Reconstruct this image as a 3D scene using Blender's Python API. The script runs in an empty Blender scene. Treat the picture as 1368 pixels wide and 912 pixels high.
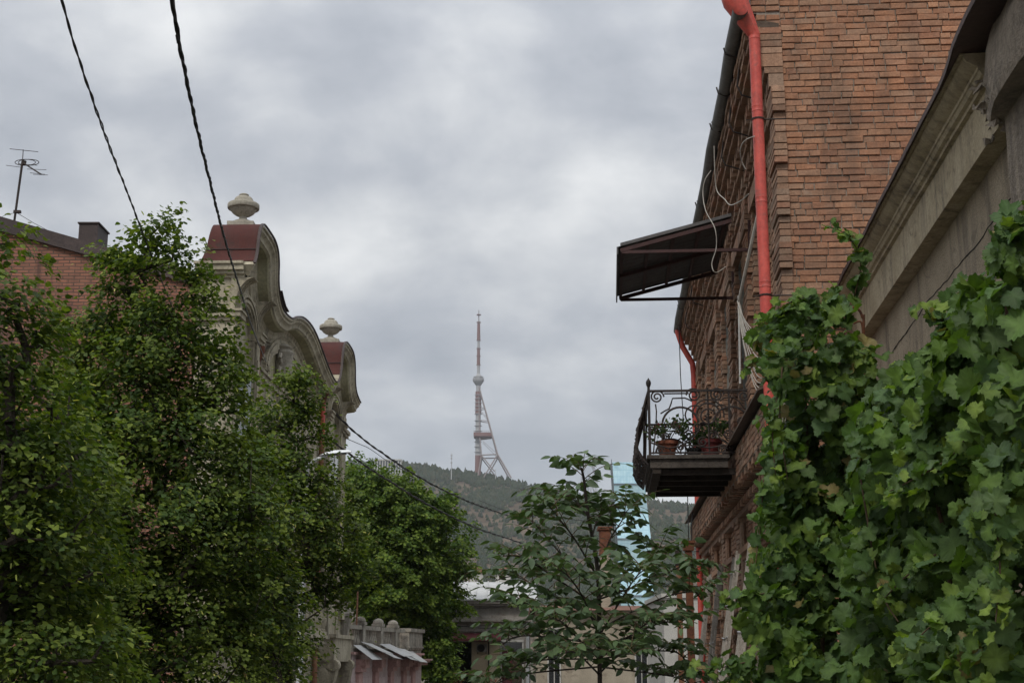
import bpy, math, random
import numpy as np
from mathutils import Vector, Matrix, noise as mnoise

random.seed(11); rng = np.random.default_rng(11)
scene = bpy.context.scene
col = scene.collection
R = math.radians

# ---------------------------------------------------------------- camera model
F = 1840.0; TH = R(13); CT, ST = math.cos(TH), math.sin(TH); CAMZ = 1.6
def ray(px, py):
    u = (px-684)/F; v = (456-py)/F
    return (u, CT - v*ST, ST + v*CT)
def at(px, py, d):                      # point of the place that is d metres down the view axis
    r = ray(px, py); return Vector((r[0]*d, r[1]*d, CAMZ + r[2]*d))
def on_y(px, py, Y):
    r = ray(px, py); return at(px, py, Y/r[1])

cam_d = bpy.data.cameras.new('camera'); cam = bpy.data.objects.new('camera', cam_d); col.objects.link(cam)
cam.location = (0, 0, CAMZ); cam.rotation_euler = (R(90)+TH, 0, 0)
cam_d.sensor_width = 36; cam_d.lens = F/1368*36; cam_d.clip_start = 0.1; cam_d.clip_end = 30000
scene.camera = cam

def ground_z(y):                        # the street falls gently away from the camera
    if y < 4: return 0.0
    if y < 60: return -0.05*(y-4)
    return -2.8

# ---------------------------------------------------------------- materials
MATS = {}
def nt(name):
    m = bpy.data.materials.new(name); m.use_nodes = True
    n = m.node_tree; b = n.nodes['Principled BSDF']; MATS[name] = m
    return m, n, b
def N(t, typ, **kw):
    n = t.nodes.new(typ)
    for k, v in kw.items():
        if k.startswith('i_'):
            key = k[2:]
            key = int(key) if key.isdigit() else key.replace('_', ' ')
            n.inputs[key].default_value = v
        else: setattr(n, k, v)
    return n
def ramp(t, fac, stops):
    r = t.nodes.new('ShaderNodeValToRGB'); e = r.color_ramp.elements
    while len(e) < len(stops): e.new(0.5)
    for k, (p, c) in enumerate(stops):
        e[k].position = p; e[k].color = (*c, 1) if len(c) == 3 else c
    t.links.new(fac, r.inputs[0]); return r
def mixc(t, fac, a, b, mode='MIX'):
    m = t.nodes.new('ShaderNodeMix'); m.data_type = 'RGBA'; m.blend_type = mode
    for s, v in ((0, fac), (6, a), (7, b)):
        if hasattr(v, 'links') or hasattr(v, 'is_linked'): t.links.new(v, m.inputs[s])
        else: m.inputs[s].default_value = (*v, 1) if isinstance(v, tuple) and len(v) == 3 else v
    return m.outputs[2]
def coords(t, scale=(1,1,1)):
    tc = t.nodes.new('ShaderNodeTexCoord'); mp = t.nodes.new('ShaderNodeMapping'); mp.inputs['Scale'].default_value = scale
    t.links.new(tc.outputs['Object'], mp.inputs[0]); return mp.outputs[0]
def noise(t, vec, scale, detail=5, rough=.6, dist=0):
    n = N(t, 'ShaderNodeTexNoise', i_Scale=scale, i_Detail=detail, i_Roughness=rough, i_Distortion=dist)
    t.links.new(vec, n.inputs['Vector']); return n.outputs['Fac']
def bump(t, b, h, strength=.4, dist=.02):
    bp = N(t, 'ShaderNodeBump', i_Strength=strength, i_Distance=dist)
    t.links.new(h, bp.inputs['Height']); t.links.new(bp.outputs[0], b.inputs['Normal'])

def rough_mat(name, c1, c2, c3=None, scale=3.0, rough=.85, bmp=.4, bd=.02, streak=None, metallic=0, spec=.3, fine=30, contrast=(.35,.65)):
    """weathered surface: two base colours broken up by noise, optional vertical stains of their own"""
    m, t, b = nt(name); v = coords(t)
    big = noise(t, v, scale, 6, .65, .4); fin = noise(t, v, fine, 4, .7)
    c = ramp(t, big, [(contrast[0], c1), (contrast[1], c2)]).outputs[0]
    if c3:
        s2 = noise(t, v, scale*2.7, 8, .75, 1.0)
        f = ramp(t, s2, [(.53, (0,0,0)), (.66, (1,1,1))]).outputs[0]
        c = mixc(t, f, c, c3)
    if streak:
        vs = coords(t, (1,1,.12)); sn = noise(t, vs, streak[0], 5, .6)
        f = ramp(t, sn, [(.5, (0,0,0)), (.72, (streak[2],)*3)]).outputs[0]
        c = mixc(t, f, c, streak[1])
    g = ramp(t, fin, [(.3, (.72,.72,.72)), (.7, (1.18,1.18,1.18))]).outputs[0]
    c = mixc(t, .8, c, g, 'MULTIPLY')
    t.links.new(c, b.inputs['Base Color'])
    b.inputs['Roughness'].default_value = rough; b.inputs['Metallic'].default_value = metallic
    b.inputs['Specular IOR Level'].default_value = spec
    hh = N(t, 'ShaderNodeMath', operation='ADD'); t.links.new(fin, hh.inputs[0]); t.links.new(big, hh.inputs[1])
    bump(t, b, hh.outputs[0], bmp, bd)
    return m
def attr_mat(name, rough=.85, spec=.25, bmp=.5, bd=.006, fine=45, lo=.65, hi=1.25, dust=None, soot=False):
    """colour of each piece comes from its own 'Col'; broken up with fine noise"""
    m, t, b = nt(name); v = coords(t)
    a = N(t, 'ShaderNodeAttribute', attribute_name='Col')
    fin = noise(t, v, fine, 5, .7); mid = noise(t, v, 7, 5, .6)
    g = ramp(t, fin, [(.3, (lo,)*3), (.7, (hi,)*3)]).outputs[0]
    c = mixc(t, 1.0, a.outputs['Color'], g, 'MULTIPLY')
    if dust:
        f = ramp(t, mid, [(.5, (0,0,0)), (.75, (dust[1],)*3)]).outputs[0]
        c = mixc(t, f, c, dust[0])
    if soot:                                  # old damp patches, soot runs and pale lime bloom
        so = ramp(t, noise(t, v, .9, 7, .7, .6), [(.46,(0,0,0)), (.70,(.40,.40,.40))]).outputs[0]
        c = mixc(t, so, c, (.095,.066,.05))
        ru = ramp(t, noise(t, coords(t, (1,1,.10)), 3.2, 6, .65), [(.55,(0,0,0)), (.74,(.55,.55,.55))]).outputs[0]
        c = mixc(t, ru, c, (.10,.07,.052))
        bl = ramp(t, noise(t, v, 2.3, 8, .75, .8), [(.60,(0,0,0)), (.72,(.5,.5,.5))]).outputs[0]
        c = mixc(t, bl, c, (.36,.29,.23))
    t.links.new(c, b.inputs['Base Color']); b.inputs['Roughness'].default_value = rough
    b.inputs['Specular IOR Level'].default_value = spec
    bump(t, b, fin, bmp, bd); return m
def leaf_mat(name, rough=.45, spec=.45, trans=.25, vein=True):
    m, t, b = nt(name)
    a = N(t, 'ShaderNodeAttribute', attribute_name='Col'); v = coords(t)
    fin = noise(t, v, 25, 3, .6)
    g = ramp(t, fin, [(.3, (.8,.8,.8)), (.7, (1.2,1.2,1.2))]).outputs[0]
    c = mixc(t, 1.0, a.outputs['Color'], g, 'MULTIPLY')
    t.links.new(c, b.inputs['Base Color']); b.inputs['Roughness'].default_value = rough
    b.inputs['Specular IOR Level'].default_value = spec
    tr = N(t, 'ShaderNodeBsdfTranslucent')
    cc = mixc(t, 1.0, c, (1.5, 1.7, .45), 'MULTIPLY'); t.links.new(cc, tr.inputs[0])
    ms = N(t, 'ShaderNodeMixShader', i_0=trans)
    t.links.new(b.outputs[0], ms.inputs[1]); t.links.new(tr.outputs[0], ms.inputs[2])
    t.links.new(ms.outputs[0], t.nodes['Material Output'].inputs['Surface'])
    return m
def plain(name, c, rough=.5, metallic=0, spec=.4):
    return rough_mat(name, tuple(x*.85 for x in c), tuple(min(1, x*1.12) for x in c), scale=2.5, rough=rough, bmp=.1, bd=.004, metallic=metallic, spec=spec, fine=18)

M = {}
M['asphalt'] = rough_mat('asphalt', (.045,.045,.047), (.07,.068,.066), scale=.6, rough=.9, fine=60)
M['paving'] = rough_mat('paving', (.16,.155,.145), (.24,.23,.21), scale=.9, rough=.9, fine=20)
M['earth'] = rough_mat('earth', (.10,.085,.06), (.15,.13,.09), scale=.05, rough=1)
M['brick'] = attr_mat('brick', dust=((.28,.22,.17), .3), soot=True)
M['mortar'] = rough_mat('mortar', (.23,.20,.165), (.34,.31,.27), (.10,.08,.065), scale=2.2, rough=.95, bmp=.7, fine=50)
M['red_paint'] = rough_mat('red_paint', (.44,.062,.048), (.53,.09,.066), (.27,.075,.06), scale=2.6, rough=.5, bmp=.25, bd=.006, spec=.35, fine=24, streak=(14,(.22,.07,.055),.6))
M['zinc'] = rough_mat('zinc', (.085,.085,.08), (.15,.15,.145), (.07,.06,.05), scale=2.5, rough=.6, bmp=.2, bd=.006, spec=.5)
M['galv'] = rough_mat('galv', (.33,.35,.36), (.46,.47,.48), scale=3, rough=.5, bmp=.12, spec=.5)
M['iron'] = rough_mat('iron', (.012,.010,.010), (.035,.024,.020), (.06,.028,.018), scale=6, rough=.7, bmp=.3, bd=.004, spec=.4)
M['rust'] = rough_mat('rust', (.085,.032,.020), (.16,.062,.03), (.05,.026,.02), scale=4, rough=.85, bmp=.5, bd=.006)
M['rust_pale'] = rough_mat('rust_pale', (.24,.12,.065), (.17,.075,.045), (.30,.24,.185), scale=3.5, rough=.85, bmp=.5, bd=.006)
M['canopy'] = rough_mat('canopy', (.075,.073,.075), (.12,.116,.115), (.07,.055,.048), scale=2.0, rough=.65, bmp=.3, bd=.01, streak=(6,(.09,.08,.08),.5))
M['canopy_frame'] = rough_mat('canopy_frame', (.045,.022,.022), (.07,.032,.03), scale=5, rough=.7, bmp=.2)
M['grey_plaster'] = rough_mat('grey_plaster', (.20,.20,.185), (.29,.285,.26), (.15,.145,.13), scale=2.2, rough=.95, bmp=.6, bd=.015, streak=(5,(.14,.13,.115),.5))
M['dark_glass'] = rough_mat('dark_glass', (.012,.014,.016), (.022,.024,.026), scale=1.2, rough=.08, bmp=.02, spec=.7)
M['dark_gap'] = rough_mat('dark_gap', (.010,.009,.008), (.02,.017,.015), scale=2, rough=.9)
M['old_wood'] = rough_mat('old_wood', (.07,.05,.037), (.12,.088,.065), (.05,.035,.027), scale=3, rough=.85, streak=(14,(.05,.036,.028),.6))
M['slab'] = rough_mat('slab', (.052,.044,.038), (.10,.085,.072), (.035,.03,.027), scale=2.2, rough=.9, bmp=.6, bd=.02)
M['dark_wood'] = rough_mat('dark_wood', (.020,.016,.013), (.042,.033,.027), (.015,.012,.010), scale=3, rough=.9)
M['slat'] = rough_mat('slat', (.26,.235,.20), (.40,.37,.33), (.20,.165,.13), scale=5, rough=.85, bmp=.3, bd=.006, fine=40)
M['near_plaster'] = rough_mat('near_plaster', (.29,.235,.165), (.40,.33,.24), (.21,.17,.125), scale=1.3, rough=.95, bmp=.9, bd=.02, fine=55, streak=(4,(.10,.083,.068),.75))
M['near_cornice'] = rough_mat('near_cornice', (.33,.27,.175), (.43,.36,.25), (.21,.17,.115), scale=2.0, rough=.9, bmp=.5, bd=.012, fine=35, streak=(7,(.11,.09,.07),.7))
M['near_raw'] = rough_mat('near_raw', (.23,.19,.15), (.35,.295,.235), (.15,.125,.10), scale=1.8, rough=.97, bmp=1.0, bd=.04, fine=22, streak=(4,(.10,.085,.075),.8))
M['flashing'] = rough_mat('flashing', (.06,.040,.036), (.095,.058,.05), scale=4, rough=.6, bmp=.2)
M['stone'] = rough_mat('stone', (.29,.26,.19), (.43,.39,.295), (.17,.15,.11), scale=1.2, rough=.93, bmp=.7, bd=.03, fine=16, streak=(3.2,(.12,.105,.08),.9))
M['stone_soffit'] = rough_mat('stone_soffit', (.27,.255,.16), (.38,.35,.235), (.17,.155,.11), scale=.9, rough=.93, bmp=.4, bd=.02, fine=16, streak=(3,(.16,.145,.10),.6))
M['urn_stone'] = rough_mat('urn_stone', (.27,.25,.205), (.40,.37,.31), (.17,.155,.125), scale=3, rough=.93, bmp=.6, bd=.02, fine=22)
M['red_tin'] = rough_mat('red_tin', (.058,.016,.014), (.080,.026,.021), (.045,.028,.024), scale=1.2, rough=.7, bmp=.25, bd=.02, spec=.15, streak=(2.5,(.05,.025,.024),.6))
M['tin_dark'] = rough_mat('tin_dark', (.036,.026,.025), (.065,.045,.042), (.03,.02,.02), scale=1.3, rough=.6, bmp=.3, bd=.02)
M['lamp_white'] = plain('lamp_white', (.62,.64,.66), .35)
M['pink_paint'] = rough_mat('pink_paint', (.44,.35,.34), (.54,.45,.44), (.36,.27,.25), scale=1.4, rough=.9, streak=(3,(.33,.25,.23),.6))
M['pink_trim'] = rough_mat('pink_trim', (.40,.24,.22), (.50,.33,.30), (.25,.14,.12), scale=2, rough=.9)
M['old_stone'] = rough_mat('old_stone', (.22,.20,.165), (.34,.315,.265), (.13,.118,.095), scale=1.8, rough=.95, bmp=.7, bd=.03, streak=(3,(.12,.105,.09),.8))
M['white_tin'] = rough_mat('white_tin', (.34,.345,.34), (.45,.455,.45), (.28,.275,.265), scale=.7, rough=.55, bmp=.15, spec=.4)
M['house_grey'] = rough_mat('house_grey', (.20,.185,.165), (.30,.28,.25), (.15,.125,.105), scale=.9, rough=.95, streak=(2.5,(.14,.12,.10),.7))
M['house_cream'] = rough_mat('house_cream', (.42,.345,.245), (.50,.42,.30), scale=1.0, rough=.9)
M['beige'] = rough_mat('beige', (.27,.235,.18), (.36,.315,.245), (.20,.165,.125), scale=.8, rough=.93, streak=(2.5,(.24,.20,.15),.7))
M['maroon'] = rough_mat('maroon', (.11,.028,.034), (.15,.042,.046), scale=1.5, rough=.55, bmp=.15)
M['red_tile'] = rough_mat('red_tile', (.14,.07,.05), (.20,.10,.07), (.10,.055,.042), scale=5, rough=.9, bmp=.6, bd=.03)
M['white_wall'] = rough_mat('white_wall', (.36,.35,.325), (.46,.45,.42), scale=1, rough=.9)
M['white_plastic'] = plain('white_plastic', (.62,.62,.60), .4)
M['white_cable'] = plain('white_cable', (.38,.36,.32), .5)
M['black_cable'] = rough_mat('black_cable', (.010,.010,.011), (.022,.022,.024), scale=9, rough=.55, bmp=.2, bd=.004)
M['terracotta'] = rough_mat('terracotta', (.20,.065,.038), (.27,.10,.06), scale=8, rough=.85)
M['oxblood'] = rough_mat('oxblood', (.12,.022,.022), (.17,.035,.033), scale=8, rough=.6)
M['dark_pot'] = rough_mat('dark_pot', (.02,.02,.02), (.04,.038,.036), scale=8, rough=.6)
M['bark'] = rough_mat('bark', (.04,.033,.026), (.085,.07,.055), scale=6, rough=.95, bmp=1, bd=.03, streak=(8,(.03,.025,.02),.7))
M['twig'] = rough_mat('twig', (.06,.04,.025), (.10,.065,.035), scale=9, rough=.85)
M['dark_stem'] = rough_mat('dark_stem', (.025,.02,.016), (.045,.036,.028), scale=9, rough=.8)
M['blue_door'] = rough_mat('blue_door', (.012,.06,.28), (.018,.085,.36), scale=2, rough=.45, bmp=.1)
M['leaf_linden'] = leaf_mat('leaf_linden', .6, .14, .3)
M['leaf_bract'] = leaf_mat('leaf_bract', .6, .3, .3)
M['leaf_plane'] = leaf_mat('leaf_plane', .6, .14, .3)
M['leaf_pinnate'] = leaf_mat('leaf_pinnate', .5, .25, .22)
M['leaf_vine'] = leaf_mat('leaf_vine', .55, .18, .32)
M['tower_white'] = plain('tower_white', (.32,.32,.33), .7)
M['tower_red'] = plain('tower_red', (.17,.085,.078), .6)
M['steel'] = plain('steel', (.23,.195,.19), .55)
M['mast_grey'] = plain('mast_grey', (.38,.38,.39), .5)

# brick firewall seen from far: brick texture in metres
def firewall():
    m, t, b = nt('firewall_brick')
    tc = t.nodes.new('ShaderNodeTexCoord'); sx = t.nodes.new('ShaderNodeSeparateXYZ'); cx = t.nodes.new('ShaderNodeCombineXYZ')
    t.links.new(tc.outputs['Object'], sx.inputs[0]); t.links.new(sx.outputs[0], cx.inputs[0]); t.links.new(sx.outputs[2], cx.inputs[1])
    v = cx.outputs[0]
    wob = N(t, 'ShaderNodeTexNoise', i_Scale=3.0, i_Detail=3.0); t.links.new(tc.outputs['Object'], wob.inputs['Vector'])
    va = N(t, 'ShaderNodeVectorMath', operation='MULTIPLY_ADD'); va.inputs[1].default_value = (.03,.03,0)
    t.links.new(wob.outputs['Color'], va.inputs[0]); t.links.new(v, va.inputs[2])
    br = N(t, 'ShaderNodeTexBrick', i_Scale=1.0); br.offset = .5
    for k, val in (('Brick Width', .26), ('Row Height', .076), ('Mortar Size', .013), ('Mortar Smooth', .2), ('Bias', 0.0)): br.inputs[k].default_value = val
    br.inputs['Color1'].default_value = (.30,.125,.082,1); br.inputs['Color2'].default_value = (.20,.088,.062,1); br.inputs['Mortar'].default_value = (.085,.058,.045,1)
    t.links.new(va.outputs[0], br.inputs['Vector'])
    o = coords(t); big = noise(t, o, 1.1, 6, .7, .5)
    f = ramp(t, big, [(.42,(0,0,0)), (.75,(.75,.75,.75))]).outputs[0]
    c = mixc(t, f, br.outputs['Color'], (.235,.13,.085))
    vs = coords(t, (1,1,.10)); sn = noise(t, vs, 1.5, 6, .65)
    f2 = ramp(t, sn, [(.50,(0,0,0)), (.62,(.9,.9,.9))]).outputs[0]
    c = mixc(t, f2, c, (.075,.042,.034))
    t.links.new(c, b.inputs['Base Color']); b.inputs['Roughness'].default_value = .95
    inv = N(t, 'ShaderNodeMath', operation='SUBTRACT', i_0=1.0); t.links.new(br.outputs['Fac'], inv.inputs[1])
    bump(t, b, inv.outputs[0], .8, .02)
    return m
M['firewall'] = firewall()

def glass_tower_mat():
    m, t, b = nt('blue_curtain_glass')
    o = coords(t); sx = t.nodes.new('ShaderNodeSeparateXYZ'); t.links.new(o, sx.inputs[0])
    def lines(sock, per, w):
        a = N(t, 'ShaderNodeMath', operation='DIVIDE', i_1=per); t.links.new(sock, a.inputs[0])
        f = N(t, 'ShaderNodeMath', operation='FRACT'); t.links.new(a.outputs[0], f.inputs[0])
        l = N(t, 'ShaderNodeMath', operation='LESS_THAN', i_1=w); t.links.new(f.outputs[0], l.inputs[0]); return l.outputs[0]
    h = lines(sx.outputs[2], 4.1, .14); vv = lines(sx.outputs[0], 1.9, .13)
    mx = N(t, 'ShaderNodeMath', operation='MAXIMUM'); t.links.new(h, mx.inputs[0]); t.links.new(vv, mx.inputs[1])
    n = noise(t, coords(t, (.4,.4,.25)), 1.0, 3, .5)
    base = ramp(t, n, [(.35,(.42,.66,.78)), (.65,(.55,.78,.86))]).outputs[0]
    c = mixc(t, mx.outputs[0], base, (.40,.63,.74))
    t.links.new(c, b.inputs['Base Color']); b.inputs['Roughness'].default_value = .08
    b.inputs['Metallic'].default_value = .25; b.inputs['Specular IOR Level'].default_value = .6
    return m
M['curtain_glass'] = glass_tower_mat()
M['tower_side'] = rough_mat('tower_side', (.10,.13,.16), (.16,.19,.22), scale=.2, rough=.3)

def hill_mat():
    m, t, b = nt('hillside'); o = coords(t)
    a = noise(t, o, .006, 9, .62, .6); f = noise(t, o, .05, 5, .7); g = noise(t, o, .012, 6, .65, 1.2)
    soil = ramp(t, f, [(.35,(.062,.048,.034)), (.7,(.145,.108,.074))]).outputs[0]
    scrub = ramp(t, f, [(.35,(.020,.032,.018)), (.7,(.05,.058,.034))]).outputs[0]
    k = N(t, 'ShaderNodeMath', operation='ADD'); t.links.new(a, k.inputs[0]); t.links.new(g, k.inputs[1])
    fac = ramp(t, k.outputs[0], [(.86,(0,0,0)), (1.08,(1,1,1))]).outputs[0]
    t.links.new(mixc(t, fac, scrub, soil), b.inputs['Base Color']); b.inputs['Roughness'].default_value = 1
    b.inputs['Specular IOR Level'].default_value = 0.05
    bump(t, b, f, 1.0, 6.0); return m
M['hill'] = hill_mat()
M['forest'] = attr_mat('forest', rough=1, spec=.05, bmp=.2, bd=.5, fine=.6)

# ---------------------------------------------------------------- mesh builder
def frame_of(d):
    d = Vector(d).normalized(); up = Vector((0,0,1)) if abs(d.z) < .95 else Vector((1,0,0))
    a = d.cross(up).normalized(); return a, a.cross(d).normalized(), d
class MB:
    def __init__(s): s.v = []; s.f = []; s.c = {}; s.cur = None; s.mi = []; s.m = 0
    def add(s, vs, fs):
        o = len(s.v); s.v += [tuple(p) for p in vs]
        if s.cur is not None:
            for k in range(len(vs)): s.c[o+k] = s.cur
        s.f += [tuple(o+i for i in q) for q in fs]; s.mi += [s.m]*len(fs)
    def obox(s, o, a, b, c):
        o, a, b, c = map(Vector, (o, a, b, c))
        s.add([o, o+a, o+a+b, o+b, o+c, o+a+c, o+a+b+c, o+b+c], [(0,3,2,1),(4,5,6,7),(0,1,5,4),(1,2,6,5),(2,3,7,6),(3,0,4,7)])
    def box(s, x0, x1, y0, y1, z0, z1): s.obox((x0,y0,z0), (x1-x0,0,0), (0,y1-y0,0), (0,0,z1-z0))
    def bar(s, p, q, w, h=None):
        p, q = Vector(p), Vector(q); a, b, d = frame_of(q-p); h = h or w
        s.obox(p - a*w/2 - b*h/2, a*w, b*h, q-p)
    def tube(s, pts, r, n=8, cap=True):
        pts = [Vector(p) for p in pts]; k = len(pts); rs = r if isinstance(r, (list, tuple)) else [r]*k
        vs = []; prev = None
        for i, p in enumerate(pts):
            d = (pts[min(i+1,k-1)] - pts[max(i-1,0)])
            if d.length < 1e-9: d = Vector((0,0,1))
            d.normalize()
            if prev is None: a = frame_of(d)[0]; b = d.cross(a)
            else:
                a = (prev - d*prev.dot(d))
                a = a.normalized() if a.length > 1e-6 else frame_of(d)[0]
                b = d.cross(a)
            prev = a
            vs += [p + (a*math.cos(t) + b*math.sin(t))*rs[i] for t in [2*math.pi*j/n for j in range(n)]]
        fs = [(i*n+j, i*n+(j+1)%n, (i+1)*n+(j+1)%n, (i+1)*n+j) for i in range(k-1) for j in range(n)]
        if cap: fs += [tuple(range(n-1,-1,-1)), tuple((k-1)*n+j for j in range(n))]
        s.add(vs, fs)
    def lathe(s, prof, c, n=20, ax=None):
        c = Vector(c); vs = []
        for r, z in prof:
            for j in range(n):
                t = 2*math.pi*j/n; vs.append(c + Vector((r*math.cos(t), r*math.sin(t), z)))
        k = len(prof)
        fs = [(i*n+j, i*n+(j+1)%n, (i+1)*n+(j+1)%n, (i+1)*n+j) for i in range(k-1) for j in range(n)]
        fs += [tuple(range(n-1,-1,-1)), tuple((k-1)*n+j for j in range(n))]
        s.add(vs, fs)
    def prism(s, poly, ext):               # polygon (3D points) extruded by ext
        poly = [Vector(p) for p in poly]; e = Vector(ext); n = len(poly)
        s.add(poly + [p+e for p in poly], [tuple(range(n-1,-1,-1)), tuple(range(n, 2*n))] + [(i,(i+1)%n,(i+1)%n+n,i+n) for i in range(n)])
    def strip(s, rows, close=False):        # rows of equal length -> surface
        n = len(rows[0]); vs = [p for r in rows for p in r]
        fs = [(i*n+j, i*n+j+1, (i+1)*n+j+1, (i+1)*n+j) for i in range(len(rows)-1) for j in range(n-1)]
        s.add(vs, fs)
    def build(s, name, mat, parent=None, smooth=False, local=False, angle=40):
        off = Vector((0,0,0))
        if parent is not None and not local:
            p = parent
            while p is not None: off += p.location; p = p.parent
        me = bpy.data.meshes.new(name)
        vs = np.array(s.v, dtype=np.float64).reshape(-1,3) - np.array(off)
        me.from_pydata(vs.tolist(), [], s.f)
        for m in (mat if isinstance(mat, (list, tuple)) else [mat]): me.materials.append(M[m])
        if any(s.mi): me.polygons.foreach_set('material_index', s.mi)
        if s.c:
            a = me.attributes.new('Col', 'FLOAT_COLOR', 'POINT'); arr = np.ones((len(s.v),4), np.float32)
            for k, c in s.c.items(): arr[k,:3] = c
            a.data.foreach_set('color', arr.ravel())
        me.validate(); me.update()
        if smooth:
            me.polygons.foreach_set('use_smooth', [True]*len(me.polygons)); me.set_sharp_from_angle(angle=R(angle))
        ob = bpy.data.objects.new(name, me); col.objects.link(ob)
        if parent is not None: ob.parent = parent
        return ob
def raw_mesh(name, mat, verts, faces, cols=None, parent=None, smooth=False):
    """fast path: verts (n,3), faces (m,3) arrays, one colour per vertex"""
    off = np.zeros(3); p = parent
    while p is not None: off += np.array(p.location); p = p.parent
    me = bpy.data.meshes.new(name); nv, nf = len(verts), len(faces); k = faces.shape[1]
    me.vertices.add(nv); me.vertices.foreach_set('co', (verts-off).astype(np.float32).ravel())
    me.loops.add(nf*k); me.loops.foreach_set('vertex_index', faces.astype(np.int32).ravel())
    me.polygons.add(nf); me.polygons.foreach_set('loop_start', np.arange(0, nf*k, k, dtype=np.int32))
    me.materials.append(M[mat])
    if cols is not None:
        a = me.attributes.new('Col', 'FLOAT_COLOR', 'POINT'); arr = np.ones((nv,4), np.float32); arr[:,:3] = cols
        a.data.foreach_set('color', arr.ravel())
    if smooth: me.polygons.foreach_set('use_smooth', np.ones(nf, dtype=bool))
    me.update(calc_edges=True); me.validate()
    ob = bpy.data.objects.new(name, me); col.objects.link(ob)
    if parent is not None: ob.parent = parent
    return ob
def thing(name, label, cat, loc=(0,0,0), group=None):
    o = bpy.data.objects.new(name, None); col.objects.link(o); o.location = loc; o.empty_display_size = .2
    o['label'] = label; o['category'] = cat
    if group: o['group'] = group
    return o
def tag(o, label, cat, group=None):
    o['label'] = label; o['category'] = cat
    if group: o['group'] = group
    return o
def structure(o): o['kind'] = 'structure'; return o
def stuff(o): o['kind'] = 'stuff'; return o
def one(mb, name, mat, loc, label, cat, group=None, smooth=False):
    """a thing that is a single mesh, origin at its base"""
    off = Vector(loc); mb.v = [tuple(Vector(p)-off) for p in mb.v]
    o = mb.build(name, mat, None, smooth); o.location = off
    return tag(o, label, cat, group)
# ================================================================= setting
def sheet(name, mat, xs, ys, dz, zf=None):
    mb = MB(); mb.strip([[(x, y, (zf or (lambda q: ground_z(q)))(y)+dz) for x in xs] for y in ys])
    return structure(mb.build(name, mat))
ys_g = [-400, -60, 0, 4, 20, 40, 60, 70, 120, 400, 700, 1100]
mb = MB(); mb.strip([[(x, y, (ground_z(y) if y > 0 else 0) - .12) for x in (-6000,-600,-60,-10,0,10,60,600,6000)] for y in ys_g+[3000, 9000]])
structure(mb.build('ground', 'earth'))
ys_s = [-40, 0, 4, 20, 40, 60, 63]
sheet('road', 'asphalt', (-3.9, -1, .1), ys_s, -.10)
def kerbed(name, xa, xb):
    mb = MB()
    for a, b in zip(ys_s[:-1], ys_s[1:]):
        za, zb = ground_z(a), ground_z(b)
        mb.add([(xa,a,za-.2),(xb,a,za-.2),(xb,b,zb-.2),(xa,b,zb-.2),(xa,a,za+.02),(xb,a,za+.02),(xb,b,zb+.02),(xa,b,zb+.02)],
               [(4,5,6,7),(0,1,5,4),(1,2,6,5),(2,3,7,6),(3,0,4,7)])
    return structure(mb.build(name, 'paving'))
kerbed('pavement', -6.9, -3.9); kerbed('pavement', .1, 8.0)

# ---- the long hill with the television tower
def ridge_z(x):        # height of the crest at y ~ 2250 from what the skyline shows
    pts = [(-1400,240),(-700,282),(-400,312),(-220,320),(-150,316),(-60,302),(40,281),(120,263),(170,258),(240,256),(330,250),(600,226),(1400,180)]
    for (a,za),(b,zb) in zip(pts[:-1], pts[1:]):
        if a <= x <= b: return za + (zb-za)*(x-a)/(b-a)
    return pts[0][1] if x < pts[0][0] else pts[-1][1]
def hill_z(x, y):
    t = (y-900)/(2250-900); t = max(0, min(1, t))
    prof = t**1.15
    if y > 2250: prof = 1 - min(1, (y-2250)/1500)**1.5*.8
    z = ridge_z(x)*prof
    z += 26*mnoise.fractal((x/260, y/420, 3.1), 1.0, 2.0, 5)*min(1, t*3)*(1-.85*max(0,(t-.8)/.2))
    rav = abs(mnoise.noise((x/170 + y/900, y/1400, 7.7)))
    z -= 30*max(0, .35-rav)/.35*math.sin(math.pi*t)
    return z - 3.5
xs = [-2600,-1800] + [-1200+14*i for i in range(172)] + [1500, 2200, 3000]
yy = [880+14*i for i in range(99)] + [2270,2290,2330,2400,2600,3000,3700]
mb = MB(); mb.strip([[(x, y, hill_z(x,y)) for x in xs] for y in yy])
structure(mb.build('hill', 'hill', smooth=True, angle=180))

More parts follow.
